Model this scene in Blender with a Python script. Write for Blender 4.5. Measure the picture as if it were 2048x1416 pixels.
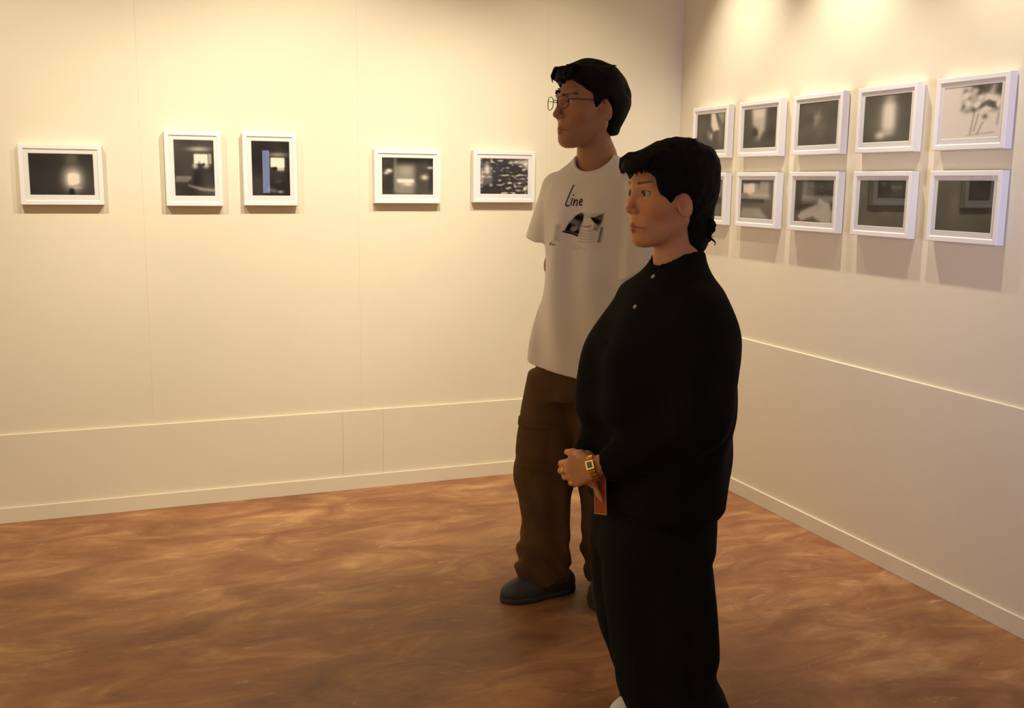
import bpy, bmesh, math, random
import numpy as np
from mathutils import Vector, Matrix
from mathutils.bvhtree import BVHTree

for o in list(bpy.data.objects):
    bpy.data.objects.remove(o)
scene = bpy.context.scene
COL = scene.collection
rng = np.random.RandomState(7)
random.seed(7)

# ------------------------------------------------------------------ camera
CAM_H = 1.42
YAW, PITCH, ROLL = 0.372827, 0.166581, 0.0123144
WALL_X, WALL_Y = 2.666, 4.544          # right wall, back wall
cam_d = bpy.data.cameras.new('camera')
cam_d.sensor_width = 36.0
cam_d.lens = 35.734
cam = bpy.data.objects.new('camera', cam_d)
COL.objects.link(cam)
fw = Vector((math.sin(YAW) * math.cos(PITCH), math.cos(YAW) * math.cos(PITCH), -math.sin(PITCH)))
rt = Vector((math.cos(YAW), -math.sin(YAW), 0))
up = rt.cross(fw)
r2 = rt * math.cos(ROLL) + up * math.sin(ROLL)
u2 = -rt * math.sin(ROLL) + up * math.cos(ROLL)
m = Matrix.Identity(4)
for i in range(3):
    m[i][0], m[i][1], m[i][2] = r2[i], u2[i], -fw[i]
m[2][3] = CAM_H
cam.matrix_world = m
scene.camera = cam

# ------------------------------------------------------------------ world, lights, exposure
scene.view_settings.view_transform = 'Standard'
scene.view_settings.look = 'None'
scene.view_settings.gamma = 1.0
scene.view_settings.use_curve_mapping = False
scene.view_settings.exposure = 0.28
world = bpy.data.worlds.new('world')
scene.world = world
world.use_nodes = True
world.node_tree.nodes['Background'].inputs[0].default_value = (0.6, 0.7, 1.0, 1)
world.node_tree.nodes['Background'].inputs[1].default_value = 0.6

SPOT_COL = (1.0, 0.905, 0.745)


def spot(name, loc, target, watts, angle, blend, radius=0.03, col=SPOT_COL):
    l = bpy.data.lights.new(name, 'SPOT')
    l.energy = watts
    l.color = col
    l.spot_size = math.radians(angle)
    l.spot_blend = blend
    l.shadow_soft_size = radius
    o = bpy.data.objects.new(name, l)
    COL.objects.link(o)
    o.location = loc
    o.rotation_euler = (Vector(target) - Vector(loc)).to_track_quat('-Z', 'Y').to_euler()
    return o


# track spots washing the back wall
spot('wall_spot', (-0.70, 3.05, 2.85), (-0.30, 4.54, 0.95), 84, 82, 1.0)
spot('wall_spot', (0.35, 3.05, 2.85), (0.25, 4.54, 0.95), 50, 82, 1.0)
spot('wall_spot', (1.05, 3.05, 2.85), (0.85, 4.54, 1.0), 142, 80, 1.0)
spot('wall_spot', (1.80, 3.20, 2.85), (1.85, 4.54, 1.0), 78, 74, 1.0)
# track spots close to the right wall
for yy, w in ((4.0, 70), (3.3, 85), (2.55, 62)):
    spot('wall_spot', (2.25, yy, 2.85), (2.666, yy - 0.05, 1.05), w, 66, 1.0, radius=0.02)
# unseen spots added on the left wall, as warm bounce fill for the people
for yy in (0.2, 1.8, 3.3):
    spot('wall_spot', (-1.6, yy, 2.78), (-2.9, yy, 1.35), 290, 84, 1.0)
# unseen ceiling lamp added as fill for the floor and the people
spot('fill_spot', (-1.1, 1.3, 2.9), (-1.0, 1.5, 0), 120, 100, 1.0, radius=0.06)
# cool daylight through the entrance and a narrow slit window behind the photographer
def daylight(x0, x1, z0, z1, watts, aim=0.0):
    ld = bpy.data.lights.new('daylight', 'AREA')
    ld.shape = 'RECTANGLE'
    ld.size, ld.size_y = x1 - x0, z1 - z0
    ld.energy = watts
    ld.spread = math.radians(36)          # beam shaped narrow, to tint the right wall and miss the people
    ld.color = (0.58, 0.60, 1.0)
    lo = bpy.data.objects.new('daylight', ld)
    COL.objects.link(lo)
    lo.location = ((x0 + x1) / 2, -2.53, (z0 + z1) / 2)
    lo.rotation_euler = Vector((aim, 1, 0)).to_track_quat('-Z', 'Z').to_euler()


DOOR = (0.0, 0.5, 0.0, 2.1)
SLIT = (1.55, 1.63, 1.28, 1.74)
daylight(*DOOR, 11, 0.62)
daylight(*SLIT, 0.03)

# ------------------------------------------------------------------ materials


def new_mat(name):
    mt = bpy.data.materials.new(name)
    mt.use_nodes = True
    return mt, mt.node_tree, mt.node_tree.nodes['Principled BSDF']


def plain(name, col, rough=0.6, metallic=0.0, bump=0.0, bscale=200.0, spec=0.5, var=0.0, vscale=8.0, sheen=0.0):
    mt, nt, b = new_mat(name)
    b.inputs['Base Color'].default_value = (*col, 1)
    b.inputs['Roughness'].default_value = rough
    b.inputs['Metallic'].default_value = metallic
    b.inputs['Specular IOR Level'].default_value = spec
    if sheen:
        b.inputs['Sheen Weight'].default_value = sheen
    tc = nt.nodes.new('ShaderNodeTexCoord')
    if var:
        n = nt.nodes.new('ShaderNodeTexNoise')
        n.inputs['Scale'].default_value = vscale
        n.inputs['Detail'].default_value = 4
        nt.links.new(tc.outputs['Object'], n.inputs['Vector'])
        rp = nt.nodes.new('ShaderNodeValToRGB')
        rp.color_ramp.elements[0].position = 0.3
        rp.color_ramp.elements[1].position = 0.7
        rp.color_ramp.elements[0].color = (*[c * (1 - var) for c in col], 1)
        rp.color_ramp.elements[1].color = (*[min(1, c * (1 + var)) for c in col], 1)
        nt.links.new(n.outputs['Fac'], rp.inputs['Fac'])
        nt.links.new(rp.outputs['Color'], b.inputs['Base Color'])
    if bump:
        n = nt.nodes.new('ShaderNodeTexNoise')
        n.inputs['Scale'].default_value = bscale
        n.inputs['Detail'].default_value = 3
        nt.links.new(tc.outputs['Object'], n.inputs['Vector'])
        bp = nt.nodes.new('ShaderNodeBump')
        bp.inputs['Strength'].default_value = bump
        bp.inputs['Distance'].default_value = 0.004
        nt.links.new(n.outputs['Fac'], bp.inputs['Height'])
        nt.links.new(bp.outputs['Normal'], b.inputs['Normal'])
    return mt


def vcol_mat(name, rough=0.6, spec=0.4, bump=0.0, bscale=300.0, sss=0.0):
    mt, nt, b = new_mat(name)
    a = nt.nodes.new('ShaderNodeVertexColor')
    a.layer_name = 'Col'
    nt.links.new(a.outputs['Color'], b.inputs['Base Color'])
    b.inputs['Roughness'].default_value = rough
    b.inputs['Specular IOR Level'].default_value = spec
    if sss:
        b.inputs['Subsurface Weight'].default_value = sss
        b.inputs['Subsurface Radius'].default_value = (0.01, 0.004, 0.002)
        b.inputs['Subsurface Scale'].default_value = 0.5
    if bump:
        tc = nt.nodes.new('ShaderNodeTexCoord')
        n = nt.nodes.new('ShaderNodeTexNoise')
        n.inputs['Scale'].default_value = bscale
        nt.links.new(tc.outputs['Object'], n.inputs['Vector'])
        bp = nt.nodes.new('ShaderNodeBump')
        bp.inputs['Strength'].default_value = bump
        bp.inputs['Distance'].default_value = 0.002
        nt.links.new(n.outputs['Fac'], bp.inputs['Height'])
        nt.links.new(bp.outputs['Normal'], b.inputs['Normal'])
    return mt


def wall_mat(name, col):
    mt, nt, b = new_mat(name)
    b.inputs['Roughness'].default_value = 0.75
    b.inputs['Specular IOR Level'].default_value = 0.25
    tc = nt.nodes.new('ShaderNodeTexCoord')
    n = nt.nodes.new('ShaderNodeTexNoise')
    n.inputs['Scale'].default_value = 1.7
    n.inputs['Detail'].default_value = 5
    nt.links.new(tc.outputs['Object'], n.inputs['Vector'])
    rp = nt.nodes.new('ShaderNodeValToRGB')
    rp.color_ramp.elements[0].position = 0.25
    rp.color_ramp.elements[1].position = 0.75
    rp.color_ramp.elements[0].color = (*[c * 0.965 for c in col], 1)
    rp.color_ramp.elements[1].color = (*[c * 1.02 for c in col], 1)
    nt.links.new(n.outputs['Fac'], rp.inputs['Fac'])
    nt.links.new(rp.outputs['Color'], b.inputs['Base Color'])
    n2 = nt.nodes.new('ShaderNodeTexNoise')
    n2.inputs['Scale'].default_value = 90
    nt.links.new(tc.outputs['Object'], n2.inputs['Vector'])
    bp = nt.nodes.new('ShaderNodeBump')
    bp.inputs['Strength'].default_value = 0.12
    bp.inputs['Distance'].default_value = 0.002
    nt.links.new(n2.outputs['Fac'], bp.inputs['Height'])
    nt.links.new(bp.outputs['Normal'], b.inputs['Normal'])
    return mt


def floor_mat():
    mt, nt, b = new_mat('floor_paint')
    tc = nt.nodes.new('ShaderNodeTexCoord')

    def noise(scale, detail, sc, rot=0.0, rough=0.55, dist=0.0):
        mp = nt.nodes.new('ShaderNodeMapping')
        mp.inputs['Scale'].default_value = sc
        mp.inputs['Rotation'].default_value = (0, 0, rot)
        nt.links.new(tc.outputs['Object'], mp.inputs['Vector'])
        n = nt.nodes.new('ShaderNodeTexNoise')
        n.inputs['Scale'].default_value = scale
        n.inputs['Detail'].default_value = detail
        n.inputs['Roughness'].default_value = rough
        n.inputs['Distortion'].default_value = dist
        nt.links.new(mp.outputs['Vector'], n.inputs['Vector'])
        return n.outputs['Fac']

    def ramp(fac, stops):
        rp = nt.nodes.new('ShaderNodeValToRGB')
        cr = rp.color_ramp
        while len(cr.elements) < len(stops):
            cr.elements.new(0.5)
        for e, (p, c) in zip(cr.elements, stops):
            e.position = p
            e.color = (*c, 1) if not isinstance(c, float) else (c, c, c, 1)
        nt.links.new(fac, rp.inputs['Fac'])
        return rp.outputs['Color']

    def mix(fac, a, c, mode='MIX'):
        mx = nt.nodes.new('ShaderNodeMix')
        mx.data_type = 'RGBA'
        mx.blend_type = mode
        if isinstance(fac, float):
            mx.inputs['Factor'].default_value = fac
        else:
            nt.links.new(fac, mx.inputs['Factor'])
        for sock, v in ((mx.inputs[6], a), (mx.inputs[7], c)):
            if isinstance(v, tuple):
                sock.default_value = (*v, 1)
            else:
                nt.links.new(v, sock)
        return mx.outputs[2]
    streak = noise(3.0, 9, (1.0, 2.1, 1), 0.12, 0.66, 0.9)
    base = ramp(streak, [(0.32, (0.215, 0.088, 0.036)), (0.45, (0.29, 0.128, 0.054)),
                         (0.56, (0.37, 0.185, 0.080)), (0.68, (0.49, 0.285, 0.13))])
    big = noise(1.5, 5, (1, 1.8, 1), 0.3, 0.6, 0.3)
    base = mix(0.8, base, ramp(big, [(0.32, (0.66, 0.60, 0.56)), (0.5, (0.98, 0.95, 0.92)), (0.68, (1.25, 1.25, 1.2))]), 'MULTIPLY')
    red = noise(3.0, 5, (1, 3.0, 1), -0.1)
    base = mix(ramp(red, [(0.52, 0.0), (0.72, 0.55)]), base, (0.24, 0.085, 0.036))
    wear = noise(7.0, 9, (1, 2.0, 1), 0.25, 0.74, 0.5)
    base = mix(ramp(wear, [(0.60, 0.0), (0.70, 0.55)]), base, (0.60, 0.43, 0.25))
    nt.links.new(base, b.inputs['Base Color'])
    rr = ramp(streak, [(0.3, 0.40), (0.7, 0.58)])
    nt.links.new(rr, b.inputs['Roughness'])
    b.inputs['Specular IOR Level'].default_value = 0.35
    bp = nt.nodes.new('ShaderNodeBump')
    bp.inputs['Strength'].default_value = 0.35
    bp.inputs['Distance'].default_value = 0.004
    nt.links.new(wear, bp.inputs['Height'])
    nt.links.new(bp.outputs['Normal'], b.inputs['Normal'])
    return mt


def glass_mat(name, ior=1.5, rough=0.0, tint=(1, 1, 1)):
    mt, nt, b = new_mat(name)
    nt.nodes.remove(b)
    out = nt.nodes['Material Output']
    tr = nt.nodes.new('ShaderNodeBsdfTransparent')
    tr.inputs[0].default_value = (*tint, 1)
    gl = nt.nodes.new('ShaderNodeBsdfGlossy')
    gl.inputs['Roughness'].default_value = rough
    # Schlick reflectance, the same from either side of the pane
    geo = nt.nodes.new('ShaderNodeNewGeometry')
    dot = nt.nodes.new('ShaderNodeVectorMath')
    dot.operation = 'DOT_PRODUCT'
    nt.links.new(geo.outputs['Normal'], dot.inputs[0])
    nt.links.new(geo.outputs['Incoming'], dot.inputs[1])

    def mth(op, a, b):
        n = nt.nodes.new('ShaderNodeMath')
        n.operation = op
        n.use_clamp = True
        for k, v in enumerate((a, b)):
            if isinstance(v, float):
                n.inputs[k].default_value = v
            else:
                nt.links.new(v, n.inputs[k])
        return n.outputs[0]
    ab = nt.nodes.new('ShaderNodeMath')
    ab.operation = 'ABSOLUTE'
    nt.links.new(dot.outputs['Value'], ab.inputs[0])
    f0 = ((ior - 1) / (ior + 1)) ** 2
    sch = mth('MULTIPLY', mth('POWER', mth('SUBTRACT', 1.0, ab.outputs[0]), 5.0), 1 - f0)
    fac = mth('ADD', sch, f0)
    mx = nt.nodes.new('ShaderNodeMixShader')
    nt.links.new(fac, mx.inputs[0])
    nt.links.new(tr.outputs[0], mx.inputs[1])
    nt.links.new(gl.outputs[0], mx.inputs[2])
    nt.links.new(mx.outputs[0], out.inputs[0])
    return mt


M = {}
M['wall'] = wall_mat('wall_paint_cream', (0.80, 0.72, 0.545))
M['ceiling'] = wall_mat('ceiling_paint', (0.74, 0.68, 0.55))
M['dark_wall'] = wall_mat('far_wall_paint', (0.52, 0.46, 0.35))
M['floor'] = floor_mat()
M['frame'] = plain('white_frame_lacquer', (0.86, 0.83, 0.80), 0.4, bump=0.03, bscale=60)
M['mat'] = plain('white_mat_board', (0.84, 0.81, 0.77), 0.9, bump=0.05, bscale=400)
M['glass'] = glass_mat('picture_glass', 1.46)
M['print'] = vcol_mat('photo_print', 0.55, 0.3)
M['skin'] = vcol_mat('skin', 0.55, 0.35, 0.08, 350, 0.08)
M['eye'] = vcol_mat('eye', 0.15, 0.5)
M['hair'] = plain('black_hair', (0.0045, 0.004, 0.0032), 0.75, bump=0.4, bscale=160, spec=0.12)
M['tee'] = plain('white_cotton', (0.87, 0.83, 0.78), 0.9, bump=0.12, bscale=500, spec=0.2)
M['ink'] = vcol_mat('shirt_ink', 0.9, 0.1)
M['brown'] = plain('brown_twill', (0.105, 0.056, 0.024), 0.9, bump=0.25, bscale=260, spec=0.2, var=0.25, vscale=9)
M['brown_dark'] = plain('brown_twill_worn', (0.05, 0.03, 0.016), 0.9, bump=0.2, bscale=260, spec=0.2)
M['shoe'] = plain('charcoal_rubber', (0.034, 0.031, 0.028), 0.55, bump=0.1, bscale=90)
M['sole'] = plain('dark_sole', (0.03, 0.027, 0.025), 0.7, bump=0.1, bscale=60)
M['black'] = plain('black_cotton', (0.0075, 0.0075, 0.006), 0.95, bump=0.2, bscale=320, spec=0.12)
M['black2'] = plain('black_trouser_wool', (0.0085, 0.0085, 0.0065), 0.95, bump=0.2, bscale=280, spec=0.12)
M['white_shoe'] = plain('white_leather', (0.7, 0.66, 0.6), 0.5, bump=0.05, bscale=120)
M['gold'] = plain('gold_metal', (0.83, 0.58, 0.16), 0.28, metallic=1.0, bump=0.02, bscale=80)
M['dial'] = plain('watch_dial', (0.14, 0.11, 0.06), 0.3)
M['button'] = plain('pearl_button', (0.42, 0.38, 0.30), 0.35)
M['wire'] = plain('dark_metal_wire', (0.035, 0.026, 0.022), 0.35, metallic=0.6)
M['lens'] = glass_mat('lens_glass', 1.4)
M['orange'] = plain('orange_card', (0.42, 0.085, 0.012), 0.6, bump=0.05, bscale=150)
M['card_edge'] = plain('card_gold_edge', (0.50, 0.28, 0.05), 0.5, bump=0.05, bscale=150)

# ------------------------------------------------------------------ mesh helpers


def link(name, me, mat, parent=None, smooth=False):
    if mat is not None:
        me.materials.clear()
        me.materials.append(mat)
    if smooth:
        me.polygons.foreach_set('use_smooth', [True] * len(me.polygons))
    o = bpy.data.objects.new(name, me)
    COL.objects.link(o)
    if parent is not None:
        o.parent = parent
    return o


def mesh_from(name, verts, faces, cols=None):
    me = bpy.data.meshes.new(name)
    me.from_pydata([tuple(map(float, v)) for v in verts], [], [tuple(map(int, f)) for f in faces])
    if cols is not None:
        set_col(me, cols)
    me.update()
    return me


def set_col(me, cols):
    ca = me.color_attributes.new('Col', 'FLOAT_COLOR', 'POINT')
    c = np.ones((len(me.vertices), 4), dtype=np.float32)
    c[:, :3] = cols
    ca.data.foreach_set('color', c.ravel())


def boxes_mesh(name, boxes, bevel=0.0):
    """boxes: (x0,x1,y0,y1,z0,z1)"""
    bm = bmesh.new()
    for (x0, x1, y0, y1, z0, z1) in boxes:
        r = bmesh.ops.create_cube(bm, size=1.0)
        for v in r['verts']:
            v.co = Vector(((x0 + x1) / 2 + v.co.x * (x1 - x0), (y0 + y1) / 2 + v.co.y * (y1 - y0),
                           (z0 + z1) / 2 + v.co.z * (z1 - z0)))
    if bevel:
        bmesh.ops.bevel(bm, geom=bm.edges[:], offset=bevel, segments=2, affect='EDGES', profile=0.6)
    me = bpy.data.meshes.new(name)
    bm.to_mesh(me)
    bm.free()
    return me


def tube_mesh(name, path, rad, seg=8, closed=False, scale=None):
    pts = [Vector(p) for p in path]
    n = len(pts)
    verts, faces = [], []
    prev = None
    for i, p in enumerate(pts):
        if closed:
            t = (pts[(i + 1) % n] - pts[i - 1]).normalized()
        else:
            t = (pts[min(i + 1, n - 1)] - pts[max(i - 1, 0)]).normalized()
        if prev is None:
            a = t.orthogonal().normalized()
        else:
            a = (prev - t * prev.dot(t)).normalized()
        prev = a
        b = t.cross(a)
        r = rad[i] if hasattr(rad, '__len__') else rad
        for k in range(seg):
            an = 2 * math.pi * k / seg
            verts.append(p + (a * math.cos(an) + b * math.sin(an)) * r)
    rings = n if closed else n - 1
    for i in range(rings):
        j = (i + 1) % n
        for k in range(seg):
            k2 = (k + 1) % seg
            faces.append((i * seg + k, i * seg + k2, j * seg + k2, j * seg + k))
    if not closed:
        faces.append(tuple(range(seg))[::-1])
        faces.append(tuple(range((n - 1) * seg, n * seg)))
    return verts, faces


def join_parts(name, parts):
    V, Fc = [], []
    for v, f in parts:
        o = len(V)
        V += list(v)
        Fc += [tuple(i + o for i in q) for q in f]
    return mesh_from(name, V, Fc)


def empty(name, loc, rz=0.0, parent=None):
    o = bpy.data.objects.new(name, None)
    o.empty_display_size = 0.1
    COL.objects.link(o)
    o.location = loc
    o.rotation_euler = (0, 0, rz)
    o.parent = parent
    return o


def tag(o, label, cat, group=None):
    o['label'] = label
    o['category'] = cat
    if group:
        o['group'] = group


# ------------------------------------------------------------------ the room
X0, Y0, CEIL = -2.9, -2.5, 2.95
PANEL_T = 0.010


def struct(name, me, mat, parent=None):
    o = link(name, me, mat, parent)
    if parent is None:
        o['kind'] = 'structure'
    return o


struct('floor', boxes_mesh('floor', [(X0 - .1, WALL_X + .1, Y0 - .1, WALL_Y + .1, -0.1, 0)]), M['floor'])
struct('ceiling', boxes_mesh('ceiling', [(X0 - .1, WALL_X + .1, Y0 - .1, WALL_Y + .1, CEIL, CEIL + .1)]), M['ceiling'])
wb = struct('wall_back', boxes_mesh('wall_back', [(X0 - .1, WALL_X + .1, WALL_Y + .009, WALL_Y + .12, 0, CEIL)]), M['wall'])
wr = struct('wall_right', boxes_mesh('wall_right', [(WALL_X + .009, WALL_X + .12, Y0 - .1, WALL_Y + .009, 0, CEIL)]), M['wall'])
struct('wall_left', boxes_mesh('wall_left', [(X0 - .1, X0, Y0 - .1, WALL_Y + .009, 0, CEIL)]), M['dark_wall'])
struct('wall_front', boxes_mesh('wall_front', [
    (X0, DOOR[0], Y0 - .1, Y0, 0, CEIL), (DOOR[0], DOOR[1], Y0 - .1, Y0, DOOR[3], CEIL), (DOOR[1], SLIT[0], Y0 - .1, Y0, 0, CEIL),
    (SLIT[0], SLIT[1], Y0 - .1, Y0, 0, SLIT[2]), (SLIT[0], SLIT[1], Y0 - .1, Y0, SLIT[3], CEIL), (SLIT[1], WALL_X + .009, Y0 - .1, Y0, 0, CEIL)]), M['dark_wall'])
# boards of the back wall, 0.91 m wide, and of the right wall
xs_j = [X0, -2.61, -1.70, -0.79, 0.12, 1.03, 1.94, WALL_X]
for a, b in zip(xs_j[:-1], xs_j[1:]):
    link('wall_panel', boxes_mesh('wall_panel', [(a + .0001, b - .0001, WALL_Y, WALL_Y + .009, .37, CEIL)], 0.0003), M['wall'], wb)
ys_j = [Y0, -1.8, 0.02, 1.84, WALL_Y]
for a, b in zip(ys_j[:-1], ys_j[1:]):
    link('wall_panel', boxes_mesh('wall_panel', [(WALL_X, WALL_X + .009, a + .0002, b - .0002, .73, CEIL)], 0.0003), M['wall'], wr)
# lower boards stand a little proud, so their top edge catches the light
SB, SR, BASE = 0.374, 0.733, 0.066
xl_j = [X0, -1.75, 0.94, 1.13, WALL_X]
for a, b in zip(xl_j[:-1], xl_j[1:]):
    link('lower_panel', boxes_mesh('lower_panel', [(a + .0002, b - .0002, WALL_Y - PANEL_T, WALL_Y + .009, .0, SB)], 0.0012), M['wall'], wb)
yl_j = [Y0, -0.6, 1.22, WALL_Y - PANEL_T]
for a, b in zip(yl_j[:-1], yl_j[1:]):
    link('lower_panel', boxes_mesh('lower_panel', [(WALL_X - PANEL_T, WALL_X + .009, a + .0003, b - .0003, .0, SR)], 0.002), M['wall'], wr)
bb = boxes_mesh('baseboard_back', [(X0, WALL_X - PANEL_T, WALL_Y - PANEL_T - .009, WALL_Y - PANEL_T, 0, BASE)], 0.002)
struct('baseboard_back', bb, M['wall'])
br = boxes_mesh('baseboard_right', [(WALL_X - PANEL_T - .009, WALL_X - PANEL_T, Y0, WALL_Y - PANEL_T - .009, 0, BASE)], 0.002)
struct('baseboard_right', br, M['wall'])

# ------------------------------------------------------------------ framed photographs


def G(S, T, cx, cy, sx, sy):
    return np.exp(-(((S - cx) / sx) ** 2 + ((T - cy) / sy) ** 2))


def box2(S, T, x0, x1, y0, y1, soft=0.015):
    f = lambda v: 1 / (1 + np.exp(-np.clip(v / soft * 3, -40, 40)))
    return f(S - x0) * f(x1 - S) * f(T - y0) * f(y1 - T)


def poly2(S, T, pts, soft=0.012):
    d = sd_poly(S, T, pts)
    return 1 / (1 + np.exp(np.clip(d / soft * 2, -40, 40)))


def sd_poly(X, Y, pts):
    pts = np.asarray(pts, dtype=np.float32)
    n = len(pts)
    d = np.full(np.broadcast(X, Y).shape, 1e9, dtype=np.float32)
    s = np.ones_like(d)
    for i in range(n):
        a = pts[i]
        b = pts[i - 1]
        ex, ey = b - a
        wx, wy = X - a[0], Y - a[1]
        t = np.clip((wx * ex + wy * ey) / (ex * ex + ey * ey), 0, 1)
        d = np.minimum(d, (wx - ex * t) ** 2 + (wy - ey * t) ** 2)
        c1 = Y >= a[1]
        c2 = Y < b[1]
        c3 = ex * wy > ey * wx
        flip = (c1 & c2 & c3) | (~c1 & ~c2 & ~c3)
        s = np.where(flip, -s, s)
    return s * np.sqrt(d)


def fnoise(S, T, f, seed, n=24):
    r = np.random.RandomState(seed)
    o = np.zeros(np.broadcast(S, T).shape)
    for i in range(n):
        kx, ky = r.normal(size=2) * np.array(f)
        o = o + np.sin(kx * S + ky * T + r.rand() * 6.28)
    return o / math.sqrt(n)


# each painter: S left->right, T top->bottom in 0..1, returns grey value
def ph_lamp(S, T):
    v = 0.035 + 0.012 * S + 0.015 * fnoise(S, T, (6, 6), 1) * 0.5
    v = v + 0.05 * box2(S, T, .58, .74, .04, .22, .04)
    v = v + 0.75 * G(S, T, .67, .6, .12, .22) + .6 * box2(S, T, .60, .665, .48, .74, .04) + .5 * box2(S, T, .685, .75, .48, .70, .04)
    v = v - .3 * G(S, T, .64, .86, .04, .1) + .15 * box2(S, T, .6, .8, .78, .82, .02)
    return v


def ph_window_a(S, T):
    v = 0.055 + 0.02 * fnoise(S, T, (5, 4), 2)
    v = v + .35 * G(S, T, .62, .17, .22, .035) + .9 * box2(S, T, .5, .82, .26, .42, .02) + .35 * box2(S, T, .84, .91, .25, .42, .02)
    v = v + .5 * G(S, T, .52, .46, .05, .04) + .5 * G(S, T, .78, .45, .06, .04) - .5 * G(S, T, .62, .4, .05, .03) - .6 * G(S, T, .73, .42, .03, .03)
    v = v + .14 * box2(S, T, .05, .42, .64, .70, .02) + .12 * box2(S, T, .04, .35, .7, .74, .02)
    v = v + .28 * poly2(S, T, [(.35, .80), (.7, .85), (1, .87), (1, .90), (.65, .88)], .02)
    return v - .03 * box2(S, T, .47, 1, .47, .8, .05)


def ph_window_b(S, T):
    v = 0.028 + 0.012 * fnoise(S, T, (5, 4), 3)
    v = v + .22 * G(S, T, .68, .25, .2, .03) + .95 * box2(S, T, .5, .84, .31, .47, .02) + .5 * box2(S, T, .66, .83, .46, .53, .02)
    v = v - .4 * G(S, T, .6, .48, .05, .03) + .05 * box2(S, T, .6, .75, .71, .74, .03)
    v = v + .16 * poly2(S, T, [(.42, .85), (.62, .89), (.6, .91), (.4, .87)], .03) + .3 * G(S, T, .73, .91, .06, .02)
    return v + .02 * box2(S, T, .02, .32, .68, .98, .05)


def ph_doorway(S, T):
    v = .07 + .02 * fnoise(S, T, (4, 4), 4) - .03 * box2(S, T, 0, .24, .2, 1, .05) - .04 * box2(S, T, .9, 1, 0, .9, .04)
    v = v + .2 * box2(S, T, .28, .62, .22, .95, .07) + .12 * G(S, T, .48, .35, .15, .15)
    v = v + .55 * box2(S, T, .30, .62, .57, .66, .03) + .4 * G(S, T, .5, .7, .1, .05)
    v = v + .8 * G(S, T, .15, .36, .05, .04) + .5 * G(S, T, .10, .42, .04, .03) + .55 * G(S, T, .82, .52, .06, .06) + .5 * G(S, T, .93, .27, .05, .03)
    v = v + .1 * box2(S, T, .24, .29, 0, .9, .02)
    return v - .05 * G(S, T, .7, .05, .4, .1)


def ph_branches(S, T):
    n1 = fnoise(S, T, (24, 40), 5, 50)
    v = .05 + .55 * np.clip(n1 - .25, 0, 1.2) * (0.45 + .55 * S)
    v = v + .10 * box2(S, T, .02, .26, .28, .75, .03) - .02
    v = v + .6 * G(S, T, .15, .3, .05, .12) + .25 * G(S, T, .05, .5, .03, .2)
    v = v + .55 * poly2(S, T, [(.65, .12), (.98, .05), (.98, .3), (.85, .15)], .04)
    v = v - .2 * G(S, T, .72, .36, .12, .12) - .15 * G(S, T, .35, .8, .25, .1)
    for k in range(5):
        v = v + .35 * box2(S, T, .72, .98, .45 + .1 * k, .475 + .1 * k, .02) * (0.5 + .5 * np.sin(30 * S + k))
    return v


def ph_curtain(S, T):
    v = .05 + .015 * fnoise(S, T, (5, 5), 6)
    v = v + .8 * poly2(S, T, [(.5, .0), (.62, .0), (.78, .45), (.6, .48), (.52, .35)], .03) + .25 * poly2(S, T, [(.68, 0), (.95, 0), (.95, .2), (.9, .3)], .03)
    v = v + .5 * G(S, T, .52, .62, .05, .08) + .2 * G(S, T, .42, .55, .03, .1) + .12 * G(S, T, .85, .5, .1, .4)
    return v


def ph_tower(S, T):
    v = .05 + .015 * fnoise(S, T, (5, 5), 7)
    v = v + .5 * poly2(S, T, [(.25, .0), (.66, .02), (.64, .55), (.5, .72), (.42, .5), (.3, .4)], .05)
    return v + .2 * box2(S, T, .3, .62, .0, .25, .08) - .15 * G(S, T, .4, .58, .08, .08) + .12 * G(S, T, .45, .75, .1, .08)


def ph_mist(S, T):
    v = .05 + .015 * fnoise(S, T, (8, 8), 8)
    return v + .14 * G(S, T, .5, .4, .12, .18) * (1 + .6 * fnoise(S, T, (18, 18), 9)) + .05 * G(S, T, .5, .65, .25, .2) + .05 * G(S, T, .4, .2, .2, .1)


def ph_column(S, T):
    v = .045 + .01 * fnoise(S, T, (6, 6), 10)
    v = v + .75 * box2(S, T, .42, .66, .22, .74, .09) + .3 * G(S, T, .54, .15, .1, .12) + .6 * G(S, T, .38, .84, .09, .07) + .3 * G(S, T, .55, .8, .12, .06)
    return v + .12 * G(S, T, .5, .5, .25, .45)


def ph_parasol(S, T):
    n = fnoise(S, T, (22, 22), 11, 40)
    v = np.full(S.shape, .84)
    edge = box2(S, T, .33, 1.2, .03, .52, .05)
    v = v * (1 - .75 * edge * np.clip(.75 + .5 * n, 0, 1.2))
    v = v * (1 - .9 * poly2(S, T, [(.4, .0), (1, .0), (1, .28), (.9, .25), (.8, .22), (.6, .12)], .03))
    v = v + .55 * poly2(S, T, [(.55, .28), (.78, .18), (.86, .05), (.87, .22), (1, .26), (1, .5), (.7, .48), (.55, .4)], .04)
    v = v * (1 - .92 * poly2(S, T, [(.60, .45), (.66, .35), (.78, .29), (.9, .35), (.93, .48), (.85, .46), (.75, .42), (.68, .45)], .02))
    v = v * (1 - .85 * G(S, T, .74, .6, .05, .05))
    for x0, y0, x1, y1 in ((.55, .5, .5, .9), (.62, .55, .56, .85), (.7, .7, .62, .9), (.95, .55, .93, .75), (.45, .93, .9, .88)):
        v = v * (1 - .6 * poly2(S, T, [(x0, y0), (x0 + .02, y0), (x1 + .02, y1 + .015), (x1, y1)], .015))
    return np.clip(v, .03, .84)


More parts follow.
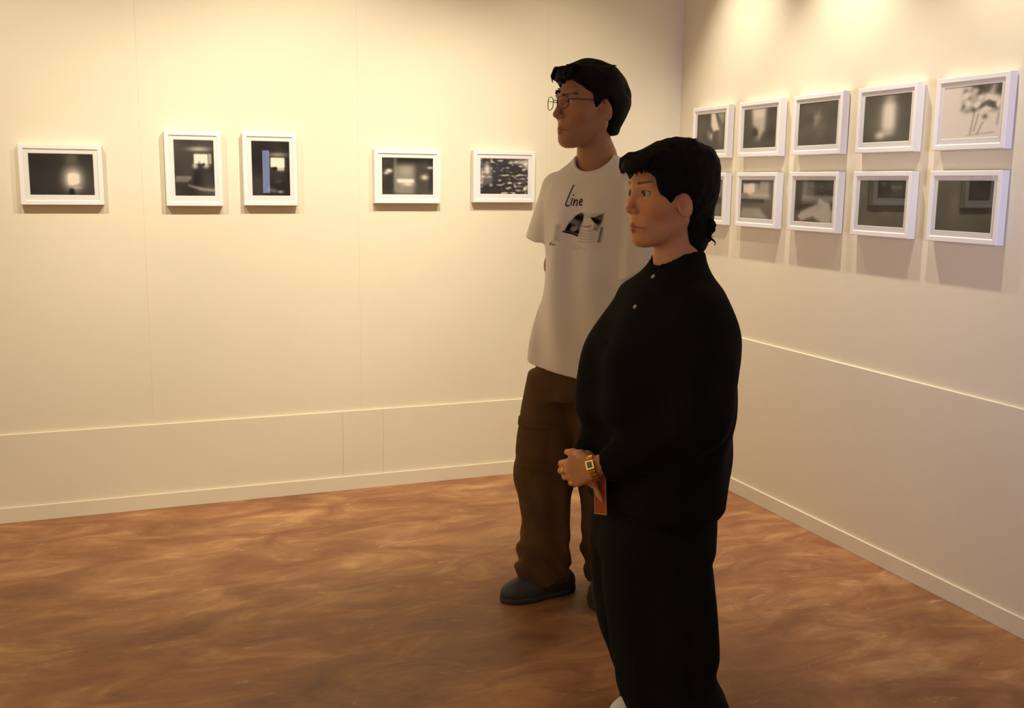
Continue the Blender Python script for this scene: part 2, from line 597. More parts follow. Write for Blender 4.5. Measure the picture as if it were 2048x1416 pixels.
def ph_room_a(S, T):
    v = .10 + .03 * fnoise(S, T, (5, 5), 12)
    v = v + .3 * box2(S, T, .05, .9, .05, .45, .06) - .2 * box2(S, T, .0, 1, .5, .62, .05) + .25 * G(S, T, .5, .3, .3, .15)
    return v + .06 * G(S, T, .4, .85, .4, .12)


def ph_room_b(S, T):
    v = .09 + .03 * fnoise(S, T, (5, 5), 13)
    v = v + .7 * poly2(S, T, [(.05, .1), (.4, .12), (.42, .3), (.3, .36), (.1, .34)], .03) + .3 * box2(S, T, .25, .85, .08, .45, .06)
    v = v - .35 * poly2(S, T, [(0, 0), (.6, 0), (.55, .1), (.35, .12), (.1, .15), (.03, .3)], .03) - .15 * G(S, T, .55, .15, .05, .1)
    v = v - .22 * box2(S, T, 0, .72, .5, .58, .02) + .12 * box2(S, T, 0, .9, .36, .49, .03)
    v = v + .26 * poly2(S, T, [(.02, .85), (.1, .72), (.6, .72), (.85, .98), (.05, .98)], .04)
    return v


def ph_cloth(S, T):
    v = .06 + .02 * fnoise(S, T, (5, 5), 14) + .1 * box2(S, T, .22, .5, .05, .45, .05) + .1 * box2(S, T, .2, 1, .36, .5, .03)
    v = v + .42 * poly2(S, T, [(.12, .86), (.2, .74), (.62, .55), (.66, .45), (.72, .5), (.9, .55), (.98, .75), (.95, .98), (.75, .98), (.5, .84), (.2, .95)], .03)
    return v + .12 * G(S, T, .8, .6, .1, .1)


def ph_dusk_a(S, T):
    return .05 + .012 * fnoise(S, T, (4, 4), 15) + .03 * G(S, T, .6, .7, .1, .06)


def ph_dusk_b(S, T):
    return .045 + .012 * fnoise(S, T, (4, 4), 16) + .05 * G(S, T, .35, .45, .1, .25) - .02 * T


FD = 0.036           # how far a frame stands off the wall
MW = 0.019           # moulding width
mesh_cache = {}


def bar_frame(name, w, h, mw, y0, y1, lip=True):
    """mitred moulding ring, outer w x h, thickness from y0 (front) to y1 (back), origin centred"""
    prof = [(0, y1), (0, y0 + .002), (.002, y0), (mw - .003, y0), (mw, y0 + .003), (mw, y1)]
    V, Fc = [], []
    for (d, y) in prof:
        for sx, sz in ((-1, -1), (1, -1), (1, 1), (-1, 1)):
            V.append((sx * (w / 2 - d), y, sz * (h / 2 - d)))
    n = len(prof)
    for i in range(n):
        j = (i + 1) % n
        for k in range(4):
            k2 = (k + 1) % 4
            Fc.append((i * 4 + k, i * 4 + k2, j * 4 + k2, j * 4 + k))
    return mesh_from(name, V, Fc)


def framed_photo(wall, pos, w, h, margins, painter, label, group, tint=(1, .90, .76), low=0.0):
    """wall 'B' : pos=(x, z) centre ; 'R': pos=(y, z).  local -y points into the room"""
    if wall == 'B':
        root = empty('framed_photograph', (pos[0], WALL_Y, pos[1]), 0)
    else:
        root = empty('framed_photograph', (WALL_X, pos[0], pos[1]), -math.pi / 2)
    tag(root, label, 'picture', group)
    key = (w, h, margins)
    if key not in mesh_cache:
        fr = bar_frame('moulding', w, h, MW, -FD, -0.004)
        ml, mr, mt_, mb = margins
        ox0, ox1, oz0, oz1 = -w / 2 + ml, w / 2 - mr, -h / 2 + mb, h / 2 - mt_
        V, Fc = [], []
        W2, H2 = w / 2 - MW + .002, h / 2 - MW + .002
        rings = [((-W2, -H2), (W2, -H2), (W2, H2), (-W2, H2), -.0315),
                 ((ox0, oz0), (ox1, oz0), (ox1, oz1), (ox0, oz1), -.0315),
                 ((ox0 + .002, oz0 + .002), (ox1 - .002, oz0 + .002), (ox1 - .002, oz1 - .002), (ox0 + .002, oz1 - .002), -.0297)]
        for r in rings:
            for q in r[:4]:
                V.append((q[0], r[4], q[1]))
        for i in range(2):
            for k in range(4):
                k2 = (k + 1) % 4
                Fc.append((i * 4 + k, i * 4 + k2, i * 4 + 4 + k2, i * 4 + 4 + k))
        mat = mesh_from('mat', V, Fc)
        gl = boxes_mesh('glass', [(-W2, W2, -.0333, -.0325, -H2, H2)])
        bk = boxes_mesh('backing', [(-W2, W2, -.0288, -.004, -H2, H2)])
        mesh_cache[key] = (fr, mat, gl, bk, (ox0 - .003, ox1 + .003, oz0 - .003, oz1 + .003))
    fr, mat, gl, bk, (ox0, ox1, oz0, oz1) = mesh_cache[key]
    link('moulding', fr, M['frame'], root)
    link('mat', mat, M['mat'], root)
    link('backing_board', bk, M['mat'], root)
    nx = 150
    ny = max(30, int(nx * (oz1 - oz0) / (ox1 - ox0)))
    S, T = np.meshgrid(np.linspace(0, 1, nx), np.linspace(0, 1, ny))
    v = np.clip(painter(S, T) * 1.05 - .016, 0.008, 0.86)
    cols = np.stack([v * tint[0], v * tint[1], v * tint[2]], -1).reshape(-1, 3)
    P = np.stack([ox0 + S * (ox1 - ox0), np.full_like(S, -.0294), oz1 - T * (oz1 - oz0)], -1).reshape(-1, 3)
    idx = np.arange(nx * ny).reshape(ny, nx)
    Fc = np.stack([idx[:-1, :-1], idx[1:, :-1], idx[1:, 1:], idx[:-1, 1:]], -1).reshape(-1, 4)
    link('print', mesh_from('print', P, Fc, cols), M['print'], root)
    link('glass_pane', gl, M['glass'], root)
    return root


LW, LH = 0.308, 0.238
LM = (.034, .033, .034, .038)
GB = 'white framed photographs along the back wall'
zc = 1.434
framed_photo('B', (-0.184, 1.430), LW, LH, LM, ph_lamp,
             'leftmost white frame on back wall, dark photo with one glowing white light', GB)
PM = (.035, .030, .034, .041)
framed_photo('B', (0.325, 1.462), .228, .308, PM, ph_window_a,
             'upright white framed photo on back wall, left one of two, brown room with window', GB)
framed_photo('B', (0.640, 1.465), .228, .308, PM, ph_window_b,
             'upright white framed photo on back wall, right one of two, near-black room with window', GB)
framed_photo('B', (1.249, 1.442), LW, LH, LM, ph_doorway,
             'white framed photo on back wall showing grey glowing doorway with bright band', GB)
framed_photo('B', (1.716, 1.448), LW, LH, LM, ph_branches,
             'white framed photo of tangled bright flecks, beside the man in white T-shirt', GB)
GR = 'white framed photographs in two rows on the right wall'
RM = (.033, .031, .031, .036)
ups = [(ph_curtain, 'upper row frame nearest the corner, white curtain shape on dark photo'),
       (ph_tower, 'upper row second frame from corner, pale tall shape hanging in dark photo'),
       (ph_mist, 'upper row middle frame, dark photo with only a faint misty centre'),
       (ph_column, 'upper row fourth frame from corner, bright upright glow in dark photo'),
       (ph_parasol, 'upper row frame furthest right, mostly white photo with dark parasol')]
los = [(ph_room_a, 'lower row frame nearest the corner, half hidden behind woman\'s hair'),
       (ph_room_b, 'lower row second frame from corner, photo with pale round shape above'),
       (ph_cloth, 'lower row middle frame, white slanting cloth at bottom of photo'),
       (ph_dusk_a, 'lower row fourth frame from corner, dim photo mirroring another frame'),
       (ph_dusk_b, 'lower row frame furthest right, plain dim brown photo in white frame')]
for i in range(5):
    y = 4.215 - 0.3935 * i
    framed_photo('R', (y, 1.666), LW, LH, RM, ups[i][0], ups[i][1], GR)
    framed_photo('R', (y - .003, 1.360), LW, LH, RM, los[i][0], los[i][1], GR)

# ------------------------------------------------------------------ signed distance modelling of figures
f32 = np.float32


class Field:
    def __init__(s, xs, ys, zs):
        s.xs, s.ys, s.zs = [np.asarray(a, dtype=f32) for a in (xs, ys, zs)]
        s.D = np.full((len(xs), len(ys), len(zs)), 1.0, dtype=f32)

    def sl(s, lo, hi):
        r = []
        for a, l, h in zip((s.xs, s.ys, s.zs), lo, hi):
            r.append(slice(max(0, int(np.searchsorted(a, l)) - 1), min(len(a), int(np.searchsorted(a, h)) + 1)))
        return tuple(r)

    def co(s, q):
        return s.xs[q[0]][:, None, None], s.ys[q[1]][None, :, None], s.zs[q[2]][None, None, :]

    def apply(s, lo, hi, fn, op='u', k=0.02):
        q = s.sl(lo, hi)
        x, y, z = s.co(q)
        d = np.broadcast_to(fn(x, y, z), s.D[q].shape).astype(f32)
        s.D[q] = smin(s.D[q], d, k) if op == 'u' else smax(s.D[q], -d if op == 's' else d, k)

    def cone(s, a, b, ra, rb, k=0.02, op='u', squash=None):
        m_ = max(ra, rb) + k + 0.035
        lo = [min(a[i], b[i]) - m_ for i in range(3)]
        hi = [max(a[i], b[i]) + m_ for i in range(3)]
        s.apply(lo, hi, lambda x, y, z: RC(x, y, z, a, b, ra, rb), op, k)

    def chain(s, pts, rads, k=0.015):
        for i in range(len(pts) - 1):
            s.cone(pts[i], pts[i + 1], rads[i], rads[i + 1], k)

    def ell(s, c, r, k=0.02, op='u', ang=0.0):
        m_ = max(r) + k + 0.035
        ca, sa = math.cos(ang), math.sin(ang)

        def fn(x, y, z):
            dx, dy = x - c[0], y - c[1]
            return E(dx * ca + dy * sa, -dx * sa + dy * ca, z - c[2], (0, 0, 0), r)
        s.apply([v - m_ for v in c], [v + m_ for v in c], fn, op, k)

    def loft(s, rows, ang=0.0, n=2.2, k=0.02, op='u', cap=0.012, off=0.0):
        fn = loft_fn(rows, ang, n, cap, off)
        R = np.array(rows)
        m_ = max(R[:, 3].max(), R[:, 4].max()) + k + .04
        lo = [R[:, 1].min() - m_, R[:, 2].min() - m_, R[:, 0].min() - k - .04]
        hi = [R[:, 1].max() + m_, R[:, 2].max() + m_, R[:, 0].max() + k + .04]
        s.apply(lo, hi, fn, op, k)

    def mesh(s, name, cols=None):
        V, Q = surface_nets(s.D, s.xs, s.ys, s.zs)
        me = bpy.data.meshes.new(name)
        me.vertices.add(len(V))
        me.vertices.foreach_set('co', V.astype(f32).ravel())
        me.loops.add(len(Q) * 4)
        me.loops.foreach_set('vertex_index', Q.astype(np.int32).ravel())
        me.polygons.add(len(Q))
        me.polygons.foreach_set('loop_start', np.arange(0, len(Q) * 4, 4, dtype=np.int32))
        me.update(calc_edges=True)
        if cols is not None:
            set_col(me, cols(V))
        return me


def smin(a, b, k):
    h = np.maximum(k - np.abs(a - b), 0) / k
    return np.minimum(a, b) - h * h * (k * .25)


def smax(a, b, k):
    return -smin(-a, -b, k)


def E(x, y, z, c, r):
    dx, dy, dz = (x - c[0]), (y - c[1]), (z - c[2])
    k0 = np.sqrt((dx / r[0]) ** 2 + (dy / r[1]) ** 2 + (dz / r[2]) ** 2)
    k1 = np.sqrt((dx / r[0] ** 2) ** 2 + (dy / r[1] ** 2) ** 2 + (dz / r[2] ** 2) ** 2) + 1e-6
    return k0 * (k0 - 1) / k1


def RC(x, y, z, a, b, ra, rb):
    ba = [b[i] - a[i] for i in range(3)]
    l2 = sum(v * v for v in ba) + 1e-12
    px, py, pz = x - a[0], y - a[1], z - a[2]
    t = np.clip((px * ba[0] + py * ba[1] + pz * ba[2]) / l2, 0, 1)
    return np.sqrt((px - ba[0] * t) ** 2 + (py - ba[1] * t) ** 2 + (pz - ba[2] * t) ** 2) - (ra + (rb - ra) * t)


def catmull(zq, zs, vs):
    zs, vs = np.asarray(zs, float), np.asarray(vs, float)
    i = np.clip(np.searchsorted(zs, zq) - 1, 0, len(zs) - 2)
    t = np.clip((zq - zs[i]) / (zs[i + 1] - zs[i]), 0, 1)
    mslope = np.gradient(vs, zs)
    h = zs[i + 1] - zs[i]
    return ((2 * t ** 3 - 3 * t ** 2 + 1) * vs[i] + (t ** 3 - 2 * t ** 2 + t) * h * mslope[i] +
            (-2 * t ** 3 + 3 * t ** 2) * vs[i + 1] + (t ** 3 - t ** 2) * h * mslope[i + 1])


def loft_fn(rows, ang, n, cap, off=0.0):
    R = np.array(sorted(rows), float)

    def fn(x, y, z):
        zz = z.ravel().astype(float)
        p = [catmull(zz, R[:, 0], R[:, i]).astype(f32)[None, None, :] for i in range(1, 5)]
        ca, sa = math.cos(ang), math.sin(ang)
        dx, dy = x - p[0], y - p[1]
        lx, ly = dx * ca + dy * sa, -dx * sa + dy * ca
        a, b = p[2] + off, p[3] + off
        s_ = (np.abs(lx / a) ** n + np.abs(ly / b) ** n) ** (1 / n)
        k1 = np.sqrt((lx / a ** 2) ** 2 + (ly / b ** 2) ** 2) / np.maximum(np.sqrt((lx / a) ** 2 + (ly / b) ** 2), 1e-4)
        d = (s_ - 1) / np.maximum(k1, 1e-3)
        d = np.where(s_ < .3, -np.minimum(a, b) * .6, d)
        return smax(smax(d, z - R[-1, 0], cap), R[0, 0] - z, cap)
    return fn


def surface_nets(D, xs, ys, zs):
    ins = D < 0
    nx, ny, nz = D.shape
    cnt = np.zeros((nx - 1, ny - 1, nz - 1), dtype=np.int8)
    offs = [(i, j, k) for i in (0, 1) for j in (0, 1) for k in (0, 1)]
    for i, j, k in offs:
        cnt += ins[i:nx - 1 + i, j:ny - 1 + j, k:nz - 1 + k]
    act = (cnt > 0) & (cnt < 8)
    I, J, K = np.nonzero(act)
    idx = np.full(act.shape, -1, dtype=np.int32)
    idx[I, J, K] = np.arange(len(I))
    val = {o: D[I + o[0], J + o[1], K + o[2]] for o in offs}
    ax = [xs.astype(float), ys.astype(float), zs.astype(float)]
    base = [I, J, K]
    acc = np.zeros((len(I), 3))
    num = np.zeros(len(I))
    for a in offs:
        for d in range(3):
            if a[d] == 1:
                continue
            b = list(a)
            b[d] = 1
            va, vb = val[a], val[tuple(b)]
            cr = (va < 0) != (vb < 0)
            t = np.where(cr, va / np.where(cr, va - vb, 1), 0)
            for c in range(3):
                p0 = ax[c][base[c] + a[c]]
                if c == d:
                    p1 = ax[c][base[c] + 1]
                    p0 = p0 + t * (p1 - p0)
                acc[:, c] += np.where(cr, p0, 0)
            num += cr
    V = acc / num[:, None]
    quads = []
    for d in range(3):
        sl0 = [slice(None)] * 3
        sl1 = [slice(None)] * 3
        sl0[d] = slice(0, -1)
        sl1[d] = slice(1, None)
        a, b = ins[tuple(sl0)], ins[tuple(sl1)]
        e = a != b
        o1, o2 = [c for c in range(3) if c != d]
        P = np.nonzero(e)
        ok = np.ones(len(P[0]), bool)
        for o in (o1, o2):
            ok &= (P[o] > 0) & (P[o] < D.shape[o] - 1)
        P = [p[ok] for p in P]

        def g(u, v):
            q = [p.copy() for p in P]
            q[o1] = q[o1] - u
            q[o2] = q[o2] - v
            return idx[q[0], q[1], q[2]]
        qd = np.stack([g(1, 1), g(0, 1), g(0, 0), g(1, 0)], -1)
        pos = a[tuple(P)]
        if d == 1:
            pos = ~pos
        qd[~pos] = qd[~pos][:, ::-1]
        quads.append(qd)
    Q = np.concatenate(quads)
    Q = Q[(Q >= 0).all(1)]
    return V, Q


def axis(segs):
    """segs: (start, end, step) list, contiguous"""
    out = []
    for a, b, st in segs:
        n = max(1, int(round((b - a) / st)))
        out += list(np.linspace(a, b, n, endpoint=False))
    out.append(segs[-1][1])
    return np.array(out)


def waves(x, y, z, f, seed, n=14):
    r = np.random.RandomState(seed)
    o = 0
    for i in range(n):
        k = r.normal(size=3) * np.array(f)
        o = o + np.sin(k[0] * x + k[1] * y + k[2] * z + r.rand() * 6.28)
    return o / math.sqrt(n)


# ---- head in its own frame: +x face, +y person's left, +z up
EYE = (.0735, .0312, .005)


def head_field(x, y, z, fem):
    ay = np.abs(y)
    D = E(x, y, z, (-.012, 0, .028), (.097, .074, .092))
    D = smin(D, E(x, y, z, (.028, 0, -.03), (.060, .051 if fem else .056, .085)), .03)
    jw = .043 if fem else .053
    D = smin(D, RC(x, ay, z, (-.012, jw, -.055), (.054, .015, -.100), .022, .019 if fem else .021), .03)
    D = smin(D, E(x, y, z, (.070, 0, -.101), (.018, .017, .019) if fem else (.020, .024, .020)), .022)
    D = smin(D, E(x, ay, z, (.048, .040, -.022), (.034, .027, .028)), .025)
    D = smin(D, RC(x, ay, z, (.074 if fem else .076, .038, .028), (.083 if fem else .085, 0, .024), .008 if fem else .010, .010), .02)
    D = smin(D, E(x, y, z, (.064, 0, -.066), (.026, .031, .028)), .02)
    D = smax(D, -E(x, ay, z, (.099, .033, .004), (.021, .021, .012)), .012)
    D = smin(D, RC(x, y, z, (.086, 0, .012), (.104 if fem else .106, 0, -.029), .0065, .008 if fem else .0095), .012)
    D = smin(D, E(x, y, z, (.104, 0, -.033), (.010, .009, .008) if fem else (.012, .0105, .009)), .006)
    D = smin(D, E(x, ay, z, (.093, .011, -.037), (.010, .0068, .007)), .005)
    D = smax(D, -E(x, ay, z, (.1005, .0065, -.0455), (.006, .0035, .0045)), .003)
    # lips
    D = smin(D, RC(x, ay, z, (.0905, .003, -.0708), (.0785, .027, -.0755), .0056, .0042), .006)
    D = smin(D, RC(x, ay, z, (.0890, 0, -.0818), (.0780, .025, -.0770), .0066, .0042), .006)
    D = smax(D, -RC(x, ay, z, (.0985, 0, -.0760), (.0830, .030, -.0765), .0022, .0012), .002)
    # eyelids around the ball
    ball = np.sqrt((x - EYE[0]) ** 2 + (ay - EYE[1]) ** 2 + (z - EYE[2]) ** 2)
    D = smax(D, -(ball - .0126), .003)
    op = .0064 if fem else .0042
    D = smin(D, smax(ball - .0142, -(z - EYE[2] - op + 18 * (ay - EYE[1]) ** 2), .003), .003)
    D = smin(D, smax(ball - .0138, (z - EYE[2] + op), .003), .003)
    # ears
    ca, sa = math.cos(.45), math.sin(.45)
    ef = .013 if fem else 0
    ex, ey, ez = x + .014 - ef, ay - .078, z + .016 + ef * .3
    rx, ry = ex * ca - ey * sa, ex * sa + ey * ca
    tz = ez * .97 + rx * .24
    tx = rx * .97 - ez * .24
    D = smin(D, E(tx, ry, tz, (0, 0, 0), (.018, .0068, .031)), .006)
    D = smax(D, -E(tx, ry, tz, (.003, .007, .004), (.0105, .006, .019)), .004)
    D = smin(D, E(tx, ry, tz, (.014, .001, -.006), (.005, .005, .008)), .004)
    return D


def head_basis(center, yaw, scale, tilt=0.0, roll=0.0):
    """yaw: angle of face direction from 'towards camera' (-y) to image left (-x)"""
    f = Vector((-math.sin(yaw), -math.cos(yaw), 0))
    l = Vector((0, 0, 1)).cross(f)
    f2 = f * math.cos(tilt) + Vector((0, 0, 1)) * math.sin(tilt)
    u = f2.cross(l)
    l2 = l * math.cos(roll) + u * math.sin(roll)
    u3 = f2.cross(l2)
    R = np.array([f2, l2, u3])     # rows: local axes in parent space
    return dict(c=np.array(center), R=R, s=scale)


def to_head(H, x, y, z):
    dx, dy, dz = x - H['c'][0], y - H['c'][1], z - H['c'][2]
    R, s = H['R'].astype(f32), H['s']
    return [((R[i][0] * dx + R[i][1] * dy + R[i][2] * dz) / s).astype(f32) for i in range(3)]


def from_head(H, p):
    return H['c'] + H['s'] * (np.asarray(p) @ H['R'])


def add_head(F, H, fem):
    r = .17 * H['s']
    c = H['c']

    def fn(x, y, z):
        hx, hy, hz = to_head(H, x, y, z)
        return head_field(hx, hy, hz, fem) * H['s']
    F.apply([v - r for v in c], [v + r for v in c], fn, 'u', .02)


def skin_cols(H, fem, base, lip):
    def fn(V):
        hx, hy, hz = to_head(H, V[:, 0], V[:, 1], V[:, 2])
        C = np.tile(np.array(base), (len(V), 1))
        ay = np.abs(hy)

        def blend(w, col):
            w = np.clip(w, 0, 1)[:, None]
            C[:] = C * (1 - w) + np.array(col) * w
        hot = np.exp(-(((hx - .06) / .04) ** 2 + ((ay - .045) / .025) ** 2 + ((hz + .03) / .03) ** 2))
        blend(hot * .35, [base[0] * 1.05, base[1] * .72, base[2] * .7])
        d = np.minimum(RC(hx, ay, hz, (.0905, .0, -.0710), (.0785, .026, -.0757), .0076, .0055),
                       RC(hx, ay, hz, (.0890, 0, -.0818), (.0780, .024, -.0770), .0080, .0055))
        blend((.0015 - d) / .002, lip)
        if fem:
            d = RC(hx * .3, ay, hz, (.027, .016, .0290), (.024, .046, .0330), .0028, .0018)
        else:
            d = RC(hx * .3, ay, hz, (.027, .014, .024), (.022, .050, .027), .0042, .0028)
        blend((.0018 - d) / .003 * .85, (.022, .014, .010))
        # lash line
        ball = np.sqrt((hx - EYE[0]) ** 2 + (ay - EYE[1]) ** 2)
        opn = EYE[2] + (.0064 if fem else .0042) - 18 * (ay - EYE[1]) ** 2
        blend(np.where((np.abs(hz - opn) < (.0024 if fem else .0016)) & (np.abs(ay - EYE[1]) < .0135) & (hx > .07), .8, 0), (.02, .012, .01))
        ins = (np.sqrt(((hx + .008 - (.013 if fem else 0)) / .012) ** 2 + ((hz + .012) / .02) ** 2) < 1) & (ay > .06)
        blend(np.where(ins, .35, 0), [base[0] * .8, base[1] * .5, base[2] * .5])
        if not fem:
            st = np.exp(-((hz + .085) / .03) ** 2) * (hx > 0.0)
            blend(st * .22, (.16, .11, .08))
        return C
    return fn


def eyes(H, parent, gaze=0.0):
    for sgn in (1, -1):
        V, Fc, cols = [], [], []
        n, mm = 20, 28
        fwd = np.array([math.cos(gaze), math.sin(gaze), 0])
        for i in range(n + 1):
            th = math.pi * i / n
            for j in range(mm):
                ph = 2 * math.pi * j / mm
                # pole along gaze
                d = np.array([math.cos(th), math.sin(th) * math.cos(ph), math.sin(th) * math.sin(ph)])
                d = np.array([d[0] * fwd[0] - d[1] * fwd[1], d[0] * fwd[1] + d[1] * fwd[0], d[2]])
                V.append(from_head(H, np.array([EYE[0], sgn * EYE[1], EYE[2]]) + .0124 * d))
                a = math.degrees(th)
                cols.append((.008, .006, .005) if a < 12 else (.022, .012, .007) if a < 33 else (.46, .41, .36))
        for i in range(n):
            for j in range(mm):
                j2 = (j + 1) % mm
                Fc.append((i * mm + j, i * mm + j2, (i + 1) * mm + j2, (i + 1) * mm + j))
        link('eye', mesh_from('eye', V, Fc, cols), M['eye'], parent, True)


def hair_mesh(name, H, fn, step):
    """fn(hx,hy,hz) in head frame (metres / scale)"""
    g = axis([(-.19, .15, step)])
    F = Field(g, axis([(-.14, .14, step)]), axis([(-.19, .17, step)]))
    x, y, z = F.co((slice(None),) * 3)
    F.D[:] = fn(x, y, z)
    me = F.mesh(name)
    n = len(me.vertices)
    co = np.empty(n * 3, dtype=f32)
    me.vertices.foreach_get('co', co)
    me.vertices.foreach_set('co', from_head(H, co.reshape(-1, 3)).astype(f32).ravel())
    me.update()
    return me


def strands(H, specs, seg=5):
    """tapered hair locks: list of (points in head frame, radius)"""
    parts = []
    for pts, r in specs:
        P = [from_head(H, np.array(p)) for p in pts]
        n = len(P)
        rad = [r * H['s'] * (1 - .9 * (i / (n - 1)) ** 1.5) for i in range(n)]
        parts.append(tube_mesh('s', P, rad, seg))
    return join_parts('locks', parts)


def shoe(parent, name, pos, ang, length, matu, mats, zt=.085, wid=.048):
    """ang: direction of toe in parent space"""
    L = length
    F = Field(axis([(-L * .62, L * .62, .005)]), axis([(-.08, .08, .005)]), axis([(-.02, .14, .005)]))
    F.ell((L * .22, 0, .028), (L * .30, wid + .004, .048), .03)
    F.ell((-L * .27, 0, .035), (L * .235, wid - .006, .058), .04)
    F.cone((L * .12, 0, .035), (-L * .2, 0, .055), wid - .006, wid - .010, .03)
    F.apply((-1, -1, -1), (1, 1, 1), lambda x, y, z: (.012 - z) + 0 * x + 0 * y, 'i', .008)
    F.ell((-L * .24, 0, .115), (L * .16, .030, .05), .01, 's')
    x, y, z = F.co((slice(None),) * 3)
    F.D += .0012 * np.sin((x * .9 + z * .4) * 160) * np.exp(-((x - L * .05) / .05) ** 2)
    up_ = F.mesh(name)
    root = empty(name, (pos[0], pos[1], 0), ang, parent)
    link('upper', up_, matu, root, True)
    S = Field(axis([(-L * .62, L * .62, .005)]), axis([(-.08, .08, .005)]), axis([(-.02, .06, .004)]))
    S.ell((L * .22, 0, .012), (L * .305, wid + .006, .05), .03)
    S.ell((-L * .27, 0, .012), (L * .24, wid - .004, .05), .04)
    S.cone((L * .12, 0, .012), (-L * .2, 0, .012), wid - .003, wid - .008, .03)
    S.apply((-1, -1, -1), (1, 1, 1), lambda x, y, z: np.maximum(-z, z - .022) + 0 * x + 0 * y, 'i', .006)
    link('sole', S.mesh('sole'), mats, root, True)
    return root


def person(name, loc, body_me, label):
    o = link(name, body_me, M['skin'], None, True)
    o.location = loc
    o.rotation_euler = (0, 0, -YAW)
    tag(o, label, 'person', 'people standing in the gallery')
    return o


def unit(v):
    v = np.asarray(v, float)
    return v / np.linalg.norm(v)


def hand(F, W, d, n, side, palm=.082, curls=(1.2, 1.25, 1.3, 1.35), thumb_dir=None, s=1.0, spread=.0195):
    """W wrist, d wrist->knuckles, n back of hand, side=+1/-1 picks the thumb side (d x n)"""
    W, d = np.asarray(W, float), unit(d)
    n = np.asarray(n, float)
    n = unit(n - d * n.dot(d))
    a = np.cross(d, n) * side
    roots = []
    offs = (1.45, .5, -.45, -1.4)
    drop = (0.0, .004, 0.0, -.008)
    lens = (.95, 1.05, .98, .78)
    for o, dr, L, cu in zip(offs, drop, lens, curls):
        K = W + d * (palm + dr) * s + a * o * spread * s
        F.cone(W + a * o * .011 * s + d * .008, K, .0145 * s, .0112 * s, .012)
        p, ang = K, 0.0
        for seg, rr, w in ((.043, (.0100, .0088), .55), (.026, (.0088, .0080), .95), (.021, (.0080, .0066), .75)):
            ang += cu * w
            q = p + (d * math.cos(ang) - n * math.sin(ang)) * seg * L * s + a * 0
            F.cone(p, q, rr[0] * s, rr[1] * s, .004)
            if seg > .04:
                roots.append((p, q))
            p = q
    if thumb_dir is None:
        thumb_dir = d * .75 + a * .5 - n * .35
    t = unit(thumb_dir)
    b = W + d * .018 * s + a * .018 * s - n * .004
    j1 = b + (t * .75 + a * .35) * .036 * s
    j2 = j1 + t * .032 * s
    j3 = j2 + unit(t + d * .3 - n * .2) * .024 * s
    F.chain([b, j1, j2, j3], [.016 * s, .0125 * s, .0105 * s, .008 * s], .008)
    return roots


# =================================================================== the man
MAN = (1.3475, 3.0990, 0.0)
MY = math.radians(30)                      # chest turned this far to image left
mf = np.array([-math.sin(MY), -math.cos(MY)])
ml = np.array([math.cos(MY), -math.sin(MY)])
MANG = math.atan2(ml[1], ml[0])
HM = head_basis((.107, -.02, 1.668), math.radians(61), 1.09, 0.02)
F = Field(axis([(-.16, -.02, .012), (-.02, .25, .0028), (.25, .42, .012)]),
          axis([(-.30, -.16, .012), (-.16, .14, .0028), (.14, .32, .012)]),
          axis([(-.02, 1.45, .014), (1.45, 1.83, .0028)]))
add_head(F, HM, False)
F.cone((.122, .0, 1.60), (.146, .022, 1.50), .054, .058, .02)
F.cone((.146, .022, 1.50), (.15, .03, 1.38), .060, .09, .03)
F.cone((.15, .03, 1.44), tuple(np.append(np.array([.14, .02]) + ml * .15, 1.40)), .05, .05, .04)
F.cone((.15, .03, 1.44), tuple(np.append(np.array([.14, .02]) - ml * .11, 1.39)), .05, .04, .04)
F.loft([(.82, .135, .02, .15, .10), (1.0, .138, .02, .14, .095), (1.25, .14, .02, .155, .10), (1.40, .142, .02, .14, .085)], MANG, 2.2, .05)
# arms folded behind the back
shR, shL = np.array([.14, .02]) - ml * .165, np.array([.14, .02]) + ml * .165
F.chain([(.050, .072, 1.365), (.024, .125, 1.14), (.12, .20, .98)], [.04, .038, .03], .03)
F.chain([(*shL, 1.40), (.285, -.075, 1.13), (.285, .09, .99)], [.05, .042, .03], .03)
hand(F, (.12, .20, .98), (.9, .25, -.35), (.5, .8, .2), 1, curls=(.7, .8, .8, .9))
hand(F, (.285, .09, .99), (-.8, .6, -.4), (-.4, -.6, .6), -1, curls=(.7, .8, .8, .9))
# legs and feet inside the trousers
hipR, hipL = np.array([.13, .02]) - ml * .085, np.array([.13, .02]) + ml * .085
F.chain([(*hipR, .86), (-.005, .045, .47), (.03, .035, .07), (-.06, -.02, .045)], [.085, .055, .04, .03], .03)
F.chain([(*hipL, .86), (.22, -.01, .47), (.235, .05, .07), (.215, -.06, .045)], [.085, .055, .04, .03], .03)
man = person('person', MAN, F.mesh('person', skin_cols(HM, False, (.42, .20, .105), (.28, .09, .055))),
             'person in white printed T-shirt, brown trousers and glasses, hands behind back')
eyes(HM, man, -.1)

